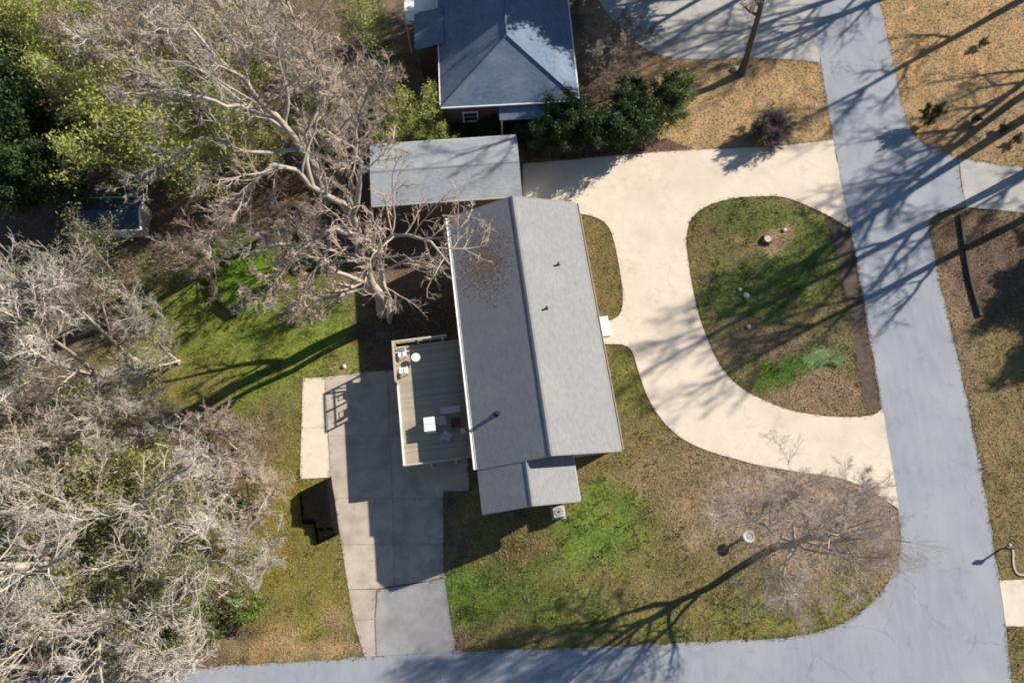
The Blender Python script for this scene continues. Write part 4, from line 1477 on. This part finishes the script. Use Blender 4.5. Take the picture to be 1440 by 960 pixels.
# ------------------------------------------------------------------ grass and fallen leaves
rng = np.random.default_rng(9)
NT = 300000
cy_ = rng.uniform(-8, 56, NT)
half = 38 + (cy_ + 8) * 0.25
cx_ = rng.uniform(-1, 1, NT) * half
ok = np.ones(NT, bool)
for q in HARD:
    ok &= ~inpoly(cx_, cy_, q)
hp = [tuple(H2W(b, a)[:2]) for b, a in ((-5.1, -13.5), (5.1, -10.4), (5.1, 10.4), (-5.1, 10.4))]
ok &= ~inpoly(cx_, cy_, hp)
cx_, cy_ = cx_[ok], cy_[ok]
fx, fy = [], []
for q in HARD:
    for (xa, ya), (xb, yb) in zip(q, q[1:] + q[:1]):
        d_ = math.hypot(xb - xa, yb - ya)
        if d_ > 60 or max(ya, yb) < -9 or max(abs(xa), abs(xb)) > 55:
            continue
        k_ = int(d_ * 22)
        t_ = rng.random(k_)
        o_ = rng.normal(0, 0.11, k_) * (0.4 + 1.2 * vnoise((xa + (xb - xa) * t_) * 1.3, (ya + (yb - ya) * t_) * 1.3, 5))
        fx.append(xa + (xb - xa) * t_ - (yb - ya) / d_ * o_)
        fy.append(ya + (yb - ya) * t_ + (xb - xa) / d_ * o_)
fx, fy = np.concatenate(fx), np.concatenate(fy)
inn = np.zeros(len(fx), bool)                     # keep the joints inside the pad and where two pavings meet clean
cnt = np.zeros(len(fx), int)
for q in HARD[:6] + pad_polys:
    for e_ in ((.2, .2), (-.2, .2), (.2, -.2), (-.2, -.2)):
        cnt += inpoly(fx + e_[0], fy + e_[1], q)
k_ = cnt < 4
cx_, cy_ = np.concatenate([cx_, fx[k_]]), np.concatenate([cy_, fy[k_]])
col = ground_col(cx_, cy_)
green = col[:, 1] / (col[:, 0] + 1e-6)
gsel = rng.random(len(cx_)) < np.clip((green - 0.62) * 2.2, 0.06, 1.0)
x_, y_, c_ = cx_[gsel], cy_[gsel], col[gsel]
n_ = len(x_)
cl = np.clip((fbm(x_, y_, 1.1, 133, 3) - 0.42) * 4.0, 0.15, 1.3)
hh = rng.uniform(0.05, 0.12, n_) * (0.55 + cl)
vv, cc = [], []
for k in range(3):
    a = rng.uniform(0, 6.28, n_)
    ox, oy = rng.normal(0, 0.05, n_), rng.normal(0, 0.05, n_)
    w = 0.022
    b0 = np.stack([x_ + ox - np.cos(a) * w, y_ + oy - np.sin(a) * w, hgt(x_) + 0.0], 1)
    b1 = np.stack([x_ + ox + np.cos(a) * w, y_ + oy + np.sin(a) * w, hgt(x_) + 0.0], 1)
    tp_ = np.stack([x_ + ox + rng.normal(0, 0.05, n_), y_ + oy + rng.normal(0, 0.05, n_), hgt(x_) + hh], 1)
    vv.append(np.stack([b0, b1, tp_], 1))
    cc.append(np.repeat((c_ * rng.uniform(0.75, 1.5, (n_, 1)))[:, None], 3, 1))
vv = np.concatenate(vv).reshape(-1, 3)
cc = np.concatenate(cc).reshape(-1, 3)
gme = mesh_np('grass', vv, np.arange(len(vv)).reshape(-1, 3))
set_col(gme, np.clip(cc, 0, 0.8))
tag(link('grass', gme, 'grass'), 'short patchy winter grass on the lawns', 'grass', kind='stuff')

lsel = ~gsel | (rng.random(len(cx_)) < 0.12)
x_, y_, c_ = cx_[lsel], cy_[lsel], col[lsel]
n_ = len(x_)
a = rng.uniform(0, 6.28, n_)
s = rng.uniform(0.035, 0.085, (n_, 1))
c0 = np.stack([x_, y_, hgt(x_) + 0.015 + rng.uniform(0, 0.02, n_)], 1)
u = np.stack([np.cos(a), np.sin(a), rng.normal(0, 0.35, n_)], 1)
w = np.stack([-np.sin(a), np.cos(a), rng.normal(0, 0.35, n_)], 1)
vv = np.stack([c0 - u * s, c0 + w * s * .6, c0 + u * s, c0 - w * s * .6], 1).reshape(-1, 3)
pal = np.array([(0.24, 0.16, 0.10), (0.30, 0.21, 0.14), (0.14, 0.09, 0.06), (0.36, 0.28, 0.20)])
lc = pal[rng.integers(0, 4, n_)] * 0.55 + c_ * 0.5
lme = mesh_np('fallen_leaves', vv, np.arange(len(vv)).reshape(-1, 4))
set_col(lme, np.repeat(lc, 4, 0))
tag(link('fallen_leaves', lme, 'litter'), 'dry brown leaf litter over the soil and lawns', 'leaves', kind='stuff')

n_ = 2600
b = -2.9 + rng.normal(0, 1.15, n_)
a = 5.6 + rng.normal(0, 1.5, n_)
k_ = (b > -5.3) & (b < -0.4) & (a < 10.4)
b, a = b[k_], a[k_]
n_ = len(b)
c, sn = math.cos(HR), math.sin(HR)
c0 = np.stack([HC.x + b * c - a * sn, HC.y + b * sn + a * c, ridge - np.abs(b) * PT + 0.012 + rng.uniform(0, 0.01, n_)], 1)
t = rng.uniform(0, 6.28, n_)
s = rng.uniform(0.03, 0.075, (n_, 1))
u = np.stack([np.cos(t), np.sin(t), np.cos(t) * PT], 1)
w = np.stack([-np.sin(t), np.cos(t), -np.sin(t) * PT], 1)
vv = np.stack([c0 - u * s, c0 + w * s * .6, c0 + u * s, c0 - w * s * .6], 1).reshape(-1, 3)
rme = mesh_np('roof_leaves', vv, np.arange(len(vv)).reshape(-1, 4))
set_col(rme, np.repeat(pal[rng.integers(0, 4, n_)] * 1.15, 4, 0))
tag(link('roof_leaves', rme, 'litter'), 'dry leaves gathered on the shaded slope of the ranch house roof', 'leaves', kind='stuff')
